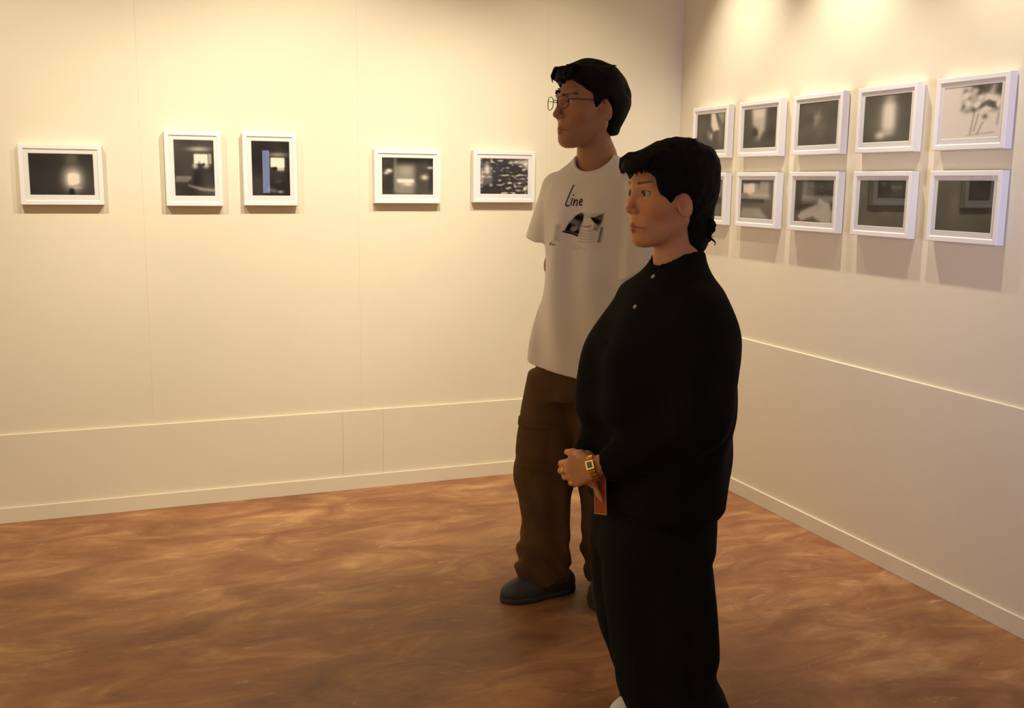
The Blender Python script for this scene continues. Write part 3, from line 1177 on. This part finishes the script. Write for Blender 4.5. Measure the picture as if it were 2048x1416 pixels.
# --- T-shirt
rowsT = [(.755, .128, .012, .220, .152), (.90, .134, .012, .203, .146), (1.10, .140, .014, .172, .134), (1.28, .142, .016, .172, .130),
         (1.38, .142, .018, .172, .118), (1.425, .143, .02, .163, .102), (1.46, .145, .02, .135, .080), (1.49, .147, .022, .095, .066), (1.515, .148, .024, .07, .06)]
F = Field(axis([(-.15, .46, .005)]), axis([(-.28, .30, .005)]), axis([(.74, 1.55, .005)]))
F.loft(rowsT, MANG, 2.3, .03, cap=.02)
sR0, sR1 = np.array([.022, .085, 1.402]), np.array([-.010, .112, 1.215])
sL0, sL1 = np.array([.272, -.085, 1.395]), np.array([.300, -.105, 1.13])
for a_, b_, r0, r1 in ((sR0, sR1, .060, .078), (sL0, sL1, .060, .080)):
    G_ = Field(F.xs, F.ys, F.zs)
    G_.cone(tuple(a_), tuple(b_), r0, r1, .01)
    dv = unit(b_ - a_)
    x, y, z = F.co((slice(None),) * 3)
    cut = (x - b_[0]) * dv[0] + (y - b_[1]) * dv[1] + (z - b_[2]) * dv[2]
    G_.D = smax(G_.D, (cut + .012).astype(f32), .006)
    # open cuff
    inner = RC(x, y, z, a_ + (b_ - a_) * .72, b_ + dv * .03, r0 - .012, r1 - .006)
    G_.D = smax(G_.D, -inner.astype(f32), .004)
    F.D = smin(F.D, G_.D, .014)
x, y, z = F.co((slice(None),) * 3)
# drape folds: long, mostly vertical, deeper towards the hem
lx = (x - .14) * ml[0] + (y - .016) * ml[1]
ly = -((x - .14) * mf[0] + (y - .016) * mf[1])
amp = np.clip((1.44 - z) / .25, 0, 1) * np.clip((z - .79) / .07, .12, 1)
ph = 62 * (lx + .12 * (z - 1.1) * np.tanh(lx * 9)) + 3 * np.sin(5 * z + 2)
F.D += (amp * (.0075 * np.sin(ph * .8) + .0075 * np.sin(ph * .43 + 4 * z + 1.0)) * np.clip((.22 - np.abs(lx)) / .05, 0, 1)
        + .0022 * waves(x, y, z, (16, 16, 7), 3)).astype(f32)
F.D = smax(F.D, ((.797 - .13 * lx) - z).astype(f32), .006)
F.loft([(.70, .128, .012, .195, .128), (.820, .129, .012, .188, .122)], MANG, 2.3, .004, 's', cap=.01)
# neck opening
F.cone((.138, .0, 1.478), (.105, -.075, 1.60), .062, .080, .008, 's')
tee_me = F.mesh('t_shirt')
tee = link('t_shirt', tee_me, M['tee'], man, True)
# ribbed collar follows the opening
bvh = BVHTree.FromPolygons([v.co.copy() for v in tee_me.vertices], [tuple(p.vertices) for p in tee_me.polygons])
NC = np.array([.138, .0, 1.478])
ax_ = unit(np.array([.105, -.075, 1.60]) - NC)
e1 = unit(np.cross(ax_, [0, 0, 1.]))
e2 = np.cross(ax_, e1)
ring = []
for i in range(48):
    an = 2 * math.pi * i / 48
    dr = e1 * math.cos(an) + e2 * math.sin(an)
    best = None
    for tt in np.linspace(-.06, .06, 61):      # climb the opening wall until the shirt ends
        c = NC + ax_ * tt
        hit = bvh.ray_cast(Vector(c), Vector(dr), .10)
        if hit[0] is not None:
            best = np.array(hit[0])
    ring.append(best)
good = [r for r in ring if r is not None]
if len(good) > 30:
    R_ = np.array([ring[i] if ring[i] is not None else good[0] for i in range(48)])
    for _ in range(3):
        R_ = (np.roll(R_, 1, 0) + R_ * 2 + np.roll(R_, -1, 0)) / 4
    v_, f_ = tube_mesh('c', list(R_), .0065, 8, True)
    link('collar', mesh_from('collar', v_, f_), M['tee'], tee, True)

# --- print on the chest
def seg_d(S, T, a, b):
    ex, ey = b[0] - a[0], b[1] - a[1]
    t = np.clip(((S - a[0]) * ex + (T - a[1]) * ey) / (ex * ex + ey * ey + 1e-12), 0, 1)
    return np.sqrt((S - a[0] - ex * t) ** 2 + (T - a[1] - ey * t) ** 2)


def decal(name, s0, s1, z0, z1, step, ink_fn):
    ns, nz_ = int((s1 - s0) / step), int((z1 - z0) / step)
    S, T = np.meshgrid(np.linspace(s0, s1, ns), np.linspace(z1, z0, nz_))
    ink = ink_fn(S, T)
    P = np.full(S.shape + (3,), np.nan)
    for i in range(nz_):
        for j in range(ns):
            o = np.append(np.array([.14, .016]) + ml * S[i, j] + mf * .4, T[i, j])
            h = bvh.ray_cast(Vector(o), Vector((-mf[0], -mf[1], 0)), .6)
            if h[0] is not None:
                P[i, j] = np.array(h[0]) + np.append(mf, 0) * .0012
    idx = np.arange(ns * nz_).reshape(nz_, ns)
    q = np.stack([idx[:-1, :-1], idx[1:, :-1], idx[1:, 1:], idx[:-1, 1:]], -1).reshape(-1, 4)
    fl = ink.ravel()
    ok = (fl[q].max(1) > .12) & ~np.isnan(P.reshape(-1, 3)[q]).any((1, 2))
    q = q[ok]
    used, inv = np.unique(q, return_inverse=True)
    c = np.array([.87, .83, .78]) * (1 - fl[used][:, None]) + np.array([.012, .010, .009]) * fl[used][:, None]
    return link(name, mesh_from(name, P.reshape(-1, 3)[used], inv.reshape(-1, 4), c), M['ink'], tee, True)


def stroke(S, T, pts, w):
    d = 1e9
    for a, b in zip(pts[:-1], pts[1:]):
        d = np.minimum(d, seg_d(S, T, a, b))
    return np.clip((w - d) / .0012 + .5, 0, 1)


def ink_word(S, T):
    v = stroke(S, T, [(-.110, 1.416), (-.119, 1.385), (-.127, 1.353), (-.121, 1.349), (-.114, 1.352)], .0022)
    v = np.maximum(v, stroke(S, T, [(-.106, 1.374), (-.109, 1.353)], .0020))
    v = np.maximum(v, stroke(S, T, [(-.104, 1.386), (-.1045, 1.384)], .0020))
    v = np.maximum(v, stroke(S, T, [(-.098, 1.371), (-.100, 1.352), (-.096, 1.367), (-.090, 1.370), (-.088, 1.364), (-.089, 1.351)], .0020))
    v = np.maximum(v, stroke(S, T, [(-.080, 1.361), (-.072, 1.364), (-.072, 1.370), (-.077, 1.371), (-.081, 1.363), (-.079, 1.354), (-.071, 1.354)], .0022))
    return v


def ink_pic(S, T):
    s = (S + .135) / .150      # 0..1 across
    t = (1.332 - T) / .100     # 0..1 down
    n_ = fnoise(s, t, (14, 14), 21)
    v = .95 * poly2(s, t, [(.22, .62), (.30, .35), (.42, .12), (.52, .02), (.60, .04), (.58, .3), (.52, .55), (.50, .72), (.36, .66)], .011)
    v = v - .3 * poly2(s, t, [(.33, .6), (.36, .45), (.42, .5), (.45, .4), (.47, .55), (.4, .66)], .011)
    v = np.maximum(v, .9 * stroke(S, T, [(-.104, 1.268), (-.078, 1.262), (-.064, 1.256)], .003))
    v = np.maximum(v, .9 * poly2(s, t, [(.72, .16), (.82, .14), (.97, .02), (.95, .28), (.90, .46), (.84, .38)], .011))
    v = np.maximum(v, .55 * poly2(s, t, [(.82, .35), (.92, .40), (.88, .60), (.80, .55)], .02))
    v = np.maximum(v, .8 * stroke(S, T, [(-.052, 1.288), (-.030, 1.285), (-.022, 1.290)], .0016))
    v = np.maximum(v, .75 * poly2(s, t, [(.93, .45), (.97, .45), (.93, .95), (.88, .95)], .011))
    v = np.maximum(v, .45 * poly2(s, t, [(.02, .72), (.05, .45), (.12, .45), (.10, .92), (.02, .95)], .06))
    v = np.maximum(v, .22 * box2(s, t, .56, .95, .03, .2, .05))
    for k in range(5):
        v = np.maximum(v, .35 * stroke(S, T, [(-.058, 1.275 - .009 * k), (-.025, 1.272 - .009 * k), (-.010, 1.277 - .009 * k)], .0013))
    return np.clip(v * (1 + .15 * n_), 0, 1)


def ink_credit(S, T):
    v = .9 * poly2(S, T, [(-.152, 1.230), (-.143, 1.232), (-.141, 1.222), (-.153, 1.221)], .002)
    v = np.maximum(v, .9 * poly2(S, T, [(-.138, 1.229), (-.124, 1.224), (-.138, 1.221)], .002))
    v = np.maximum(v, .25 * stroke(S, T, [(-.075, 1.222), (-.045, 1.220)], .0012))
    return np.maximum(v, .25 * stroke(S, T, [(-.075, 1.215), (-.03, 1.213)], .0012))


PS = lambda S: -.135 + .150 * (S + .080) / .174          # print sits on the middle of the chest
for o_ in (decal('lettering', -.055, .022, 1.342, 1.422, .0011, lambda S, T: ink_word(S - .084, T)),
           decal('shirt_picture', -.085, .098, 1.228, 1.336, .0013, lambda S, T: ink_pic(PS(S), T)),
           decal('small_print', -.107, .05, 1.208, 1.236, .0014, lambda S, T: ink_credit(PS(S), T))):
    o_['kind'] = 'stuff'

# --- trousers
F = Field(axis([(-.17, .42, .006)]), axis([(-.22, .26, .006)]), axis([(.01, .93, .006)]))
F.loft([(.70, .125, .018, .175, .13), (.80, .128, .018, .178, .128), (.90, .132, .02, .165, .115)], MANG, 2.3, .03)
legR = [(.045, -.002, .020, .090, .088), (.09, -.006, .018, .094, .090), (.15, -.008, .016, .093, .088), (.26, -.002, .016, .088, .086), (.33, -.006, .020, .097, .09),
        (.40, -.010, .024, .104, .093), (.50, -.006, .032, .101, .094), (.62, .005, .05, .102, .1), (.78, .035, .08, .105, .11)]
legL = [(.040, .235, .055, .093, .09), (.15, .228, .04, .094, .09), (.26, .222, .02, .097, .09), (.40, .216, -.005, .100, .093),
        (.55, .214, -.03, .102, .098), (.78, .22, -.045, .105, .11)]
F.cone((.105, .0, .78), (.104, .01, .46), .065, .030, .03)
F.loft(legR, 0, 2.3, .03)
F.loft(legL, 0, 2.3, .03)
x, y, z = F.co((slice(None),) * 3)
fold = .0075 * np.clip((z - .05) / .05, .05, 1) * np.sin(75 * z + 7 * np.sin(9 * x + 4 * y) + 30 * (x + y)) * np.exp(-((z - .12) / .09) ** 2)
fold = fold + .004 * np.sin(52 * z + 40 * x - 22 * y) * np.exp(-((z - .46) / .10) ** 2)
fold = fold + .0045 * np.sin(70 * x + 30 * y + 5 * z) * np.exp(-((z - .3) / .25) ** 2) + .0035 * waves(x, y, z, (22, 22, 12), 5)
F.D += fold.astype(f32)
F.loft([(.0, -.002, .02, .083, .08), (.075, -.004, .02, .083, .08)], 0, 2.3, .004, 's', cap=.01)
F.loft([(.0, .235, .055, .085, .08), (.07, .233, .05, .085, .08)], 0, 2.3, .004, 's', cap=.01)
tr_me = F.mesh('trousers')
trou = link('trousers', tr_me, M['brown'], man, True)
tb = BVHTree.FromPolygons([v.co.copy() for v in tr_me.vertices], [tuple(p.vertices) for p in tr_me.polygons])


def patch(bv, name, mat, parent, rect, dirv, step=.006, thick=.006, start=.5):
    """sewn-on patch: rectangle (u0,u1,z0,z1) in the plane across dirv, laid on the surface"""
    dv = np.array(dirv, float) / np.linalg.norm(dirv)
    lat = np.array([-dv[1], dv[0]])
    cu, cv, u0, u1, z0, z1 = rect
    ns, nz_ = max(4, int((u1 - u0) / step)), max(4, int((z1 - z0) / step))
    V, Fc = [], []
    grid = {}
    for i in range(nz_ + 1):
        for j in range(ns + 1):
            p = np.array([cu, cv]) + lat * (u0 + (u1 - u0) * j / ns) - dv * start
            h = bv.ray_cast(Vector((p[0], p[1], z0 + (z1 - z0) * i / nz_)), Vector((dv[0], dv[1], 0)), start * 1.6)
            if h[0] is None:
                continue
            edge = i in (0, nz_) or j in (0, ns)
            grid[i, j] = len(V)
            V.append(np.array(h[0]) - np.append(dv, 0) * (-.004 if edge else thick))
    for i in range(nz_):
        for j in range(ns):
            q = [(i, j), (i, j + 1), (i + 1, j + 1), (i + 1, j)]
            if all(k in grid for k in q):
                Fc.append([grid[k] for k in q])
    if Fc:
        return link(name, mesh_from(name, V, Fc), mat, parent, True)


patch(tb, 'cargo_pocket', M['brown'], trou, (-.01, .03, -.075, .055, .46, .62), (.75, .66))
patch(tb, 'pocket_flap', M['brown'], trou, (-.01, .03, -.078, .058, .60, .64), (.75, .66), thick=.010)

# --- shoes
fr_ang = math.atan2(-.13, -.25)
shoe(man, 'shoe', (-.022, -.012), fr_ang, .285, M['shoe'], M['sole'])
shoe(man, 'shoe', (.208, -.005), math.atan2(-1, -.16), .285, M['shoe'], M['sole'])

# --- hair
polyM = [(.125, .200), (.125, .080), (.108, .060), (.088, .068), (.066, .062), (.048, .046), (.034, .026), (.026, .0), (.022, -.034),
         (.010, -.034), (.006, -.002), (-.004, .014), (-.022, .016), (-.034, .002), (-.038, -.03), (-.050, -.072), (-.075, -.085), (-.16, -.07), (-.17, .2)]


def hairM(x, y, z):
    D = E(x, y, z, (-.018, 0, .036), (.112, .087, .099))
    D = smin(D, E(x, y, z, (.044, .0, .075), (.053, .070, .038)), .03)
    D = smin(D, RC(x, y, z, (-.070, 0, .0), (-.062, 0, -.055), .062, .048), .04)
    P = sd_poly(x[:, 0, :], z[:, 0, :], polyM)[:, None, :] + .004 * waves(x, y, z, (40, 70, 40), 8)
    D = smax(D, P, .008)
    D = D + .0022 * waves(x, y, z, (30, 75, 40), 9) + .0012 * waves(x, y, z, (60, 150, 80), 10)
    return D


hm = link('hair', hair_mesh('hair', HM, hairM, .003), M['hair'], man, True)
sp = []
r_ = np.random.RandomState(3)
for i in range(26):                                  # fringe locks
    y0 = -.055 + .11 * r_.rand()
    x0 = .070 + .010 * r_.rand()
    sp.append(([(x0 - .02, y0 * .9, .105), (x0 + .012, y0, .095 + .01 * r_.rand()), (x0 + .020, y0 * 1.05, .082), (x0 + .016, y0 * 1.08 + .002 * r_.randn(), .066 + .003 * r_.randn())], .007))
for i in range(30):                                  # short tips on the crown
    an = r_.rand() * 2.4 - .2
    x0, z0 = -.018 + .108 * math.cos(an), .036 + .098 * math.sin(an)
    y0 = .04 * r_.randn()
    sc_ = math.sqrt(max(.1, 1 - (y0 / .087) ** 2))
    x0, z0 = -.018 + (x0 + .018) * sc_, .036 + (z0 - .036) * sc_
    sp.append(([(x0 * .93, y0, .036 + (z0 - .036) * .93), (x0 + .006 * r_.randn(), y0, z0 + .002), (x0 + .006 * r_.randn(), y0 + .006 * r_.randn(), z0 + .003)], .005))
link('hair_locks', strands(HM, sp), M['hair'], hm, True)['kind'] = 'stuff'

# --- glasses
gl = empty('glasses', (0, 0, 0), 0, man)


def hp(p):
    return from_head(HM, np.array(p))


for sgn in (1, -1):
    rim = []
    for i in range(32):
        an = 2 * math.pi * i / 32
        cx = .0235 * np.sign(math.cos(an)) * abs(math.cos(an)) ** .8
        cz = .0185 * np.sign(math.sin(an)) * abs(math.sin(an)) ** .8
        yy = sgn * .034 + cx
        rim.append(hp((.112 - 3.2 * yy * yy, yy, .001 + cz)))
    link('rim', mesh_from('rim', *tube_mesh('r', rim, .0013, 6, True)), M['wire'], gl, True)
    c = sum(rim) / len(rim)
    link('lens', mesh_from('lens', [c] + rim, [(0, i + 1, (i + 1) % 32 + 1) for i in range(32)]), M['lens'], gl, True)
    te = [hp((.112 - 3.2 * .0575 ** 2, sgn * .0575, .009)), hp((.097, sgn * .067, .010)), hp((.06, sgn * .074, .010)), hp((.0, sgn * .0795, .010)), hp((-.012, sgn * .080, .002)), hp((-.022, sgn * .078, -.018))]
    link('temple', mesh_from('temple', *tube_mesh('t', te, .0015, 6)), M['wire'], gl, True)
br_ = [hp((.112, y_, .006 + .003 * (1 - (y_ / .0105) ** 2))) for y_ in np.linspace(-.0105, .0105, 7)]
link('bridge', mesh_from('bridge', *tube_mesh('b', br_, .0014, 6)), M['wire'], gl, True)

# =================================================================== the woman
WOM = (1.29287, 2.18886, 0.0)
WY = math.radians(64)
wf = np.array([-math.sin(WY), -math.cos(WY)])
wl = np.array([math.cos(WY), -math.sin(WY)])
WANG = math.atan2(wl[1], wl[0])
HW = head_basis((-.038, -.01, 1.394), math.radians(63), 1.0, 0.0)
F = Field(axis([(-.33, -.155, .003), (-.155, .10, .0024), (.10, .22, .012)]),
          axis([(-.26, -.18, .010), (-.18, .12, .0026), (.12, .26, .012)]),
          axis([(-.02, .60, .014), (.60, .80, .003), (.80, 1.20, .012), (1.20, 1.54, .0024)]))
add_head(F, HW, True)
F.cone((-.026, .0, 1.33), (.0, .012, 1.22), .047, .050, .02)
F.cone((.0, .012, 1.23), (.0, .01, 1.12), .052, .08, .03)
F.loft([(.60, -.03, 0, .14, .10), (.80, -.03, 0, .13, .095), (1.0, -.025, 0, .14, .10), (1.14, -.015, 0, .13, .08)], WANG, 2.2, .04)
for sg in (1, -1):
    F.cone((0, .01, 1.17), tuple(np.append(np.array([-.01, 0]) + wl * .13 * sg, 1.13)), .04, .045, .03)
lw, rw = np.array([-.198, -.135, .747]), np.array([-.214, -.050, .742])
F.chain([(.035, -.12, 1.10), (.03, -.185, .88), tuple(lw)], [.042, .036, .0245], .02)
F.chain([(-.06, .12, 1.08), (-.13, .15, .88), tuple(rw)], [.042, .036, .0245], .02)
LROOT = hand(F, lw, (-.93, .12, -.30), (-.15, -.95, .10), 1, palm=.066, curls=(1.7, 1.7, 1.7, 1.7), s=.95,
     thumb_dir=np.array([-.55, .80, -.05]), spread=.0185)
hand(F, rw, (.02, -.62, -.72), (-.9, -.3, .35), -1, palm=.066, curls=(.25, 2.0, 2.0, 2.0), s=.78,
     thumb_dir=np.array([-.25, .35, -.9]))
F.chain([(-.06, .05, .62), (-.075, .06, .40), (-.012, .07, .07), (-.05, .06, .045)], [.075, .05, .034, .028], .03)
F.chain([(-.01, -.05, .62), (-.01, -.05, .40), (.05, -.062, .07), (-.02, -.08, .045)], [.075, .05, .034, .028], .03)
woman = person('person', WOM, F.mesh('person', skin_cols(HW, True, (.64, .31, .145), (.38, .085, .055))),
               'person with short black hair in black jacket and wide black trousers, hands clasped')
eyes(HW, woman, -.03)

# --- jacket
rowsJ = [(.608, -.036, 0, .180, .138), (.625, -.034, 0, .19, .148), (.65, -.034, 0, .195, .152), (.70, -.034, 0, .20, .157), (.78, -.040, 0, .208, .166),
         (.86, -.046, 0, .22, .180), (.94, -.046, 0, .222, .182), (1.01, -.038, 0, .222, .178), (1.08, -.020, 0, .200, .152), (1.13, -.010, 0, .17, .122),
         (1.17, -.010, .004, .15, .102), (1.20, -.004, .008, .11, .078), (1.235, .002, .012, .075, .064), (1.262, .004, .014, .066, .058)]
F = Field(axis([(-.31, .22, .005)]), axis([(-.32, .30, .005)]), axis([(.54, 1.31, .005)]))
F.loft(rowsJ, WANG, 2.25, .03, cap=.012)
F.chain([(.032, -.125, 1.105), (.026, -.190, .885)], [.068, .070], .04)
F.chain([(.030, -.190, .885), (-.165, -.143, .760)], [.070, .046], .03)
F.chain([(-.060, .125, 1.085), (-.14, .16, .885)], [.070, .074], .04)
F.chain([(-.14, .16, .885), (-.208, -.012, .755)], [.072, .040], .03)
x, y, z = F.co((slice(None),) * 3)
fold = .006 * np.sin(55 * x - 30 * z + 20 * y) * np.exp(-((z - .86) / .10) ** 2) + .005 * np.sin(40 * (x * wl[0] + y * wl[1]) + 9 * z)
fold = fold + .004 * waves(x, y, z, (20, 20, 12), 12)
F.D += (fold * np.clip((1.2 - z) / .1, 0, 1)).astype(f32)
# cuff of the near sleeve is open
F.cone((-.14, -.149, .773), (-.21, -.132, .737), .033, .036, .006, 's')
F.cone((-.03, -.002, 1.34), (.003, .012, 1.20), .064, .053, .006, 's')
# short slit at the throat
F.apply((-.2, -.2, 1.17), (.06, .06, 1.3), lambda x, y, z: RC(x, y, z, (-.07, -.062, 1.29), (-.058, -.05, 1.215), .020, .004), 's', .006)
F.loft([(.55, -.036, 0, .168, .126), (.63, -.036, 0, .174, .132)], WANG, 2.2, .004, 's', cap=.008)
jk_me = F.mesh('jacket')
jacket = link('jacket', jk_me, M['black'], woman, True)
jb = BVHTree.FromPolygons([v.co.copy() for v in jk_me.vertices], [tuple(p.vertices) for p in jk_me.polygons])
bpoly = []
for (bu, bz) in ((-.066, 1.200), (-.112, 1.130), (-.178, 1.04), (-.215, .94), (-.222, .86)):
    h = jb.ray_cast(Vector((bu, -.8, bz)), Vector((0, 1, 0)), 1.5)
    if h[0] is None:
        continue
    nrm = h[1] if h[1].y < 0 else -h[1]
    q_ = nrm.to_track_quat('Z', 'Y')
    V, Fc = [], []
    for (r, hh) in ((0.0056, -.001), (.0058, .0015), (.0048, .0026), (.0036, .0020), (.0, .0018)):
        for k in range(16):
            an = 2 * math.pi * k / 16
            V.append(h[0] + q_ @ Vector((r * math.cos(an), r * math.sin(an), hh)))
    for i in range(4):
        for k in range(16):
            k2 = (k + 1) % 16
            Fc.append((i * 16 + k, i * 16 + k2, (i + 1) * 16 + k2, (i + 1) * 16 + k))
    bt = link('button', mesh_from('button', V, Fc), M['button'] if bz > 1.1 else M['black2'], jacket, True)
# --- trousers
F = Field(axis([(-.27, .26, .006)]), axis([(-.24, .26, .006)]), axis([(.0, .68, .006)]))
F.loft([(.50, -.036, .0, .165, .150), (.60, -.032, .0, .160, .140), (.66, -.03, 0, .15, .125)], WANG, 2.3, .02)
legN = [(.012, .056, -.065, .146, .110), (.05, .048, -.062, .143, .112), (.11, .026, -.060, .134, .112), (.17, .000, -.058, .122, .110), (.24, -.004, -.056, .134, .115),
        (.33, -.014, -.054, .138, .118), (.42, -.026, -.05, .140, .118), (.52, -.034, -.04, .136, .118), (.60, -.034, -.03, .130, .115)]
legF = [(.012, -.010, .070, .085, .09), (.11, -.025, .070, .085, .092), (.17, -.045, .068, .085, .095), (.24, -.068, .068, .096, .10), (.33, -.078, .064, .105, .104),
        (.42, -.082, .06, .112, .105), (.60, -.074, .05, .11, .11)]
F.loft(legN, 0, 2.2, .02)
F.loft(legF, 0, 2.2, .02)
x, y, z = F.co((slice(None),) * 3)
F.D += (.006 * np.sin(48 * x + 26 * y + 6 * z) * np.clip((.58 - z) / .2, 0, 1) + .003 * waves(x, y, z, (18, 18, 8), 14)
        + .006 * np.sin(42 * z + 20 * x + 8 * np.sin(12 * y)) * np.exp(-((z - .13) / .07) ** 2)).astype(f32)
F.loft([(-.02, .056, -.065, .132, .098), (.03, .053, -.063, .130, .100)], 0, 2.2, .004, 's', cap=.008)
F.loft([(-.02, -.010, .07, .074, .08), (.03, -.012, .07, .075, .081)], 0, 2.2, .004, 's', cap=.008)
link('trousers', F.mesh('trousers'), M['black2'], woman, True)
shoe(woman, 'shoe', (.040, -.078), math.atan2(-.35, -1), .245, M['white_shoe'], M['white_shoe'], wid=.042)
shoe(woman, 'shoe', (-.014, .035), math.atan2(-.30, -1), .245, M['white_shoe'], M['white_shoe'], wid=.042)

# --- hair
polyW = [(.130, .200), (.130, .070), (.118, .052), (.100, .054), (.084, .054), (.068, .044), (.060, .024), (.052, -.002), (.046, -.025), (.032, -.025),
         (.024, .002), (.010, .012), (-.010, .010), (-.021, -.008), (-.021, -.03), (-.018, -.06), (-.020, -.13), (-.07, -.150), (-.2, -.140), (-.2, .2)]


def hairW(x, y, z):
    D = E(x, y, z, (-.022, 0, .034), (.116, .092, .106))
    D = smin(D, E(x, y, z, (.062, 0, .068), (.056, .074, .040)), .03)
    D = smin(D, E(x, y, z, (-.074, 0, .060), (.056, .070, .066)), .03)
    D = smin(D, RC(x, y, z, (-.068, 0, -.01), (-.074, 0, -.095), .070, .054), .03)
    P = sd_poly(x[:, 0, :], z[:, 0, :], polyW)[:, None, :] + .004 * waves(x, y, z, (40, 70, 40), 18)
    D = smax(D, P, .007)
    D = D + .0026 * waves(x, y, z, (34, 60, 34), 19) + .0014 * waves(x, y, z, (90, 120, 70), 20)
    return D


hw = link('hair', hair_mesh('hair', HW, hairW, .0028), M['hair'], woman, True)
sp = []
for i in range(46):                                   # curly ends at the nape
    y0 = -.06 + .12 * r_.rand()
    z0 = -.05 - .07 * r_.rand()
    x0 = -.116 + .022 * (abs(y0) / .06) ** 2
    pts = []
    ph0 = r_.rand() * 6.28
    for k in range(9):
        t = k / 8
        pts.append((x0 - .004 * t + .007 * math.cos(ph0 + 6.5 * t), y0 * (1 + .1 * t) + .006 * math.sin(ph0 + 6.5 * t), z0 + .034 - .038 * t))
    sp.append((pts, .0048))
for i in range(40):                                   # blunt fringe
    y0 = -.062 + .124 * r_.rand()
    x0 = .094 - 3.5 * y0 * y0
    sp.append(([(x0 - .012, y0 * .95, .098), (x0 + .010, y0, .085), (x0 + .013, y0, .068), (x0 + .008, y0 + .001 * r_.randn(), .052 + .002 * r_.randn())], .007))
for i in range(44):                                   # ruffled crown
    an = r_.rand() * 2.6 + .2
    y0 = .045 * r_.randn()
    sc_ = math.sqrt(max(.15, 1 - (y0 / .092) ** 2))
    x0, z0 = .113 * math.cos(an) * sc_, .103 * math.sin(an) * sc_
    sp.append(([(-.022 + x0 * .9, y0, .034 + z0 * .9), (-.022 + x0 - .006, y0, .034 + z0 + .002), (-.034 + x0 + .008 * r_.randn(), y0 + .01 * r_.randn(), .037 + z0 + .005 * r_.rand())], .0055))
link('hair_locks', strands(HW, sp), M['hair'], hw, True)['kind'] = 'stuff'

# --- wrist watch: bracelet of links round the near wrist, square case on the outside
wt = empty('wrist_watch', (0, 0, 0), 0, woman)
ad = unit(np.array([-.165, -.143, .760]) - np.array([-.210, -.133, .742]))
cw = np.array([-.206, -.134, .744])
n1 = unit(np.cross(ad, [0, 0, 1.]))
n1 = n1 if n1[1] < 0 else -n1
n2 = unit(np.cross(n1, ad))
n2 = n2 if n2[2] > 0 else -n2


def obox(c, ax3, half, bev=.25):
    V = []
    for sx in (-1, 1):
        for sy in (-1, 1):
            for sz in (-1, 1):
                V.append(c + ax3[0] * sx * half[0] + ax3[1] * sy * half[1] + ax3[2] * sz * half[2])
    Fc = [(0, 1, 3, 2), (4, 6, 7, 5), (0, 4, 5, 1), (2, 3, 7, 6), (0, 2, 6, 4), (1, 5, 7, 3)]
    return V, Fc


for k in range(22):
    an = 2 * math.pi * k / 22
    if abs(math.atan2(math.sin(an - .5), math.cos(an - .5))) < .40:
        continue
    rd = n1 * math.cos(an) + n2 * math.sin(an)
    tg = -n1 * math.sin(an) + n2 * math.cos(an)
    link('bracelet_link', mesh_from('bracelet_link', *obox(cw + rd * .0300, (rd, tg, ad), (.0018, .0037, .0075))), M['gold'], wt)
rd = n1 * math.cos(.5) + n2 * math.sin(.5)
tg = -n1 * math.sin(.5) + n2 * math.cos(.5)
case = link('case', mesh_from('case', *obox(cw + rd * .0320, (rd, tg, ad), (.0035, .0110, .0095))), M['gold'], wt)
link('dial', mesh_from('dial', *obox(cw + rd * .0354, (rd, tg, ad), (.0008, .0075, .0062))), M['dial'], case)
# --- rings
for (p_, q_) in (LROOT[1], LROOT[3]):
    c, axn, R_ = p_ + (q_ - p_) * .45, unit(q_ - p_), .0102
    a1 = unit(np.cross(axn, [0, 0, 1.]))
    a2 = np.cross(axn, a1)
    pth = [c + (a1 * math.cos(t) + a2 * math.sin(t)) * R_ for t in np.linspace(0, 2 * math.pi, 25)[:-1]]
    link('ring', mesh_from('ring', *tube_mesh('r', pth, .0022, 8, True)), M['gold'], woman, True)

# =================================================================== the card in her hand
card = empty('card', (0, 0, 0))
tag(card, 'narrow orange card with yellow edge held below the clasped hands', 'card')
cyaw = -YAW
cl = np.array([-.184, -.112, .672])
wx = np.array([math.cos(cyaw), math.sin(cyaw)])
wv = np.array([-math.sin(cyaw), math.cos(cyaw)])
card.location = (WOM[0] + cl[0] * wx[0] + cl[1] * wv[0], WOM[1] + cl[0] * wx[1] + cl[1] * wv[1], cl[2] - .052)
card.rotation_euler = (0, math.radians(-3), cyaw + math.radians(-28))
link('sheet', boxes_mesh('sheet', [(-.0145, .0145, -.0012, .0012, .003, .105)], .0004), M['orange'], card)
link('border', boxes_mesh('border', [(.0138, .0165, -.0015, .0015, .0, .105), (-.0165, .0138, -.0015, .0015, .0, .0032),
                                     (-.0165, -.0138, -.0015, .0015, .0032, .105)], .0004), M['card_edge'], card)
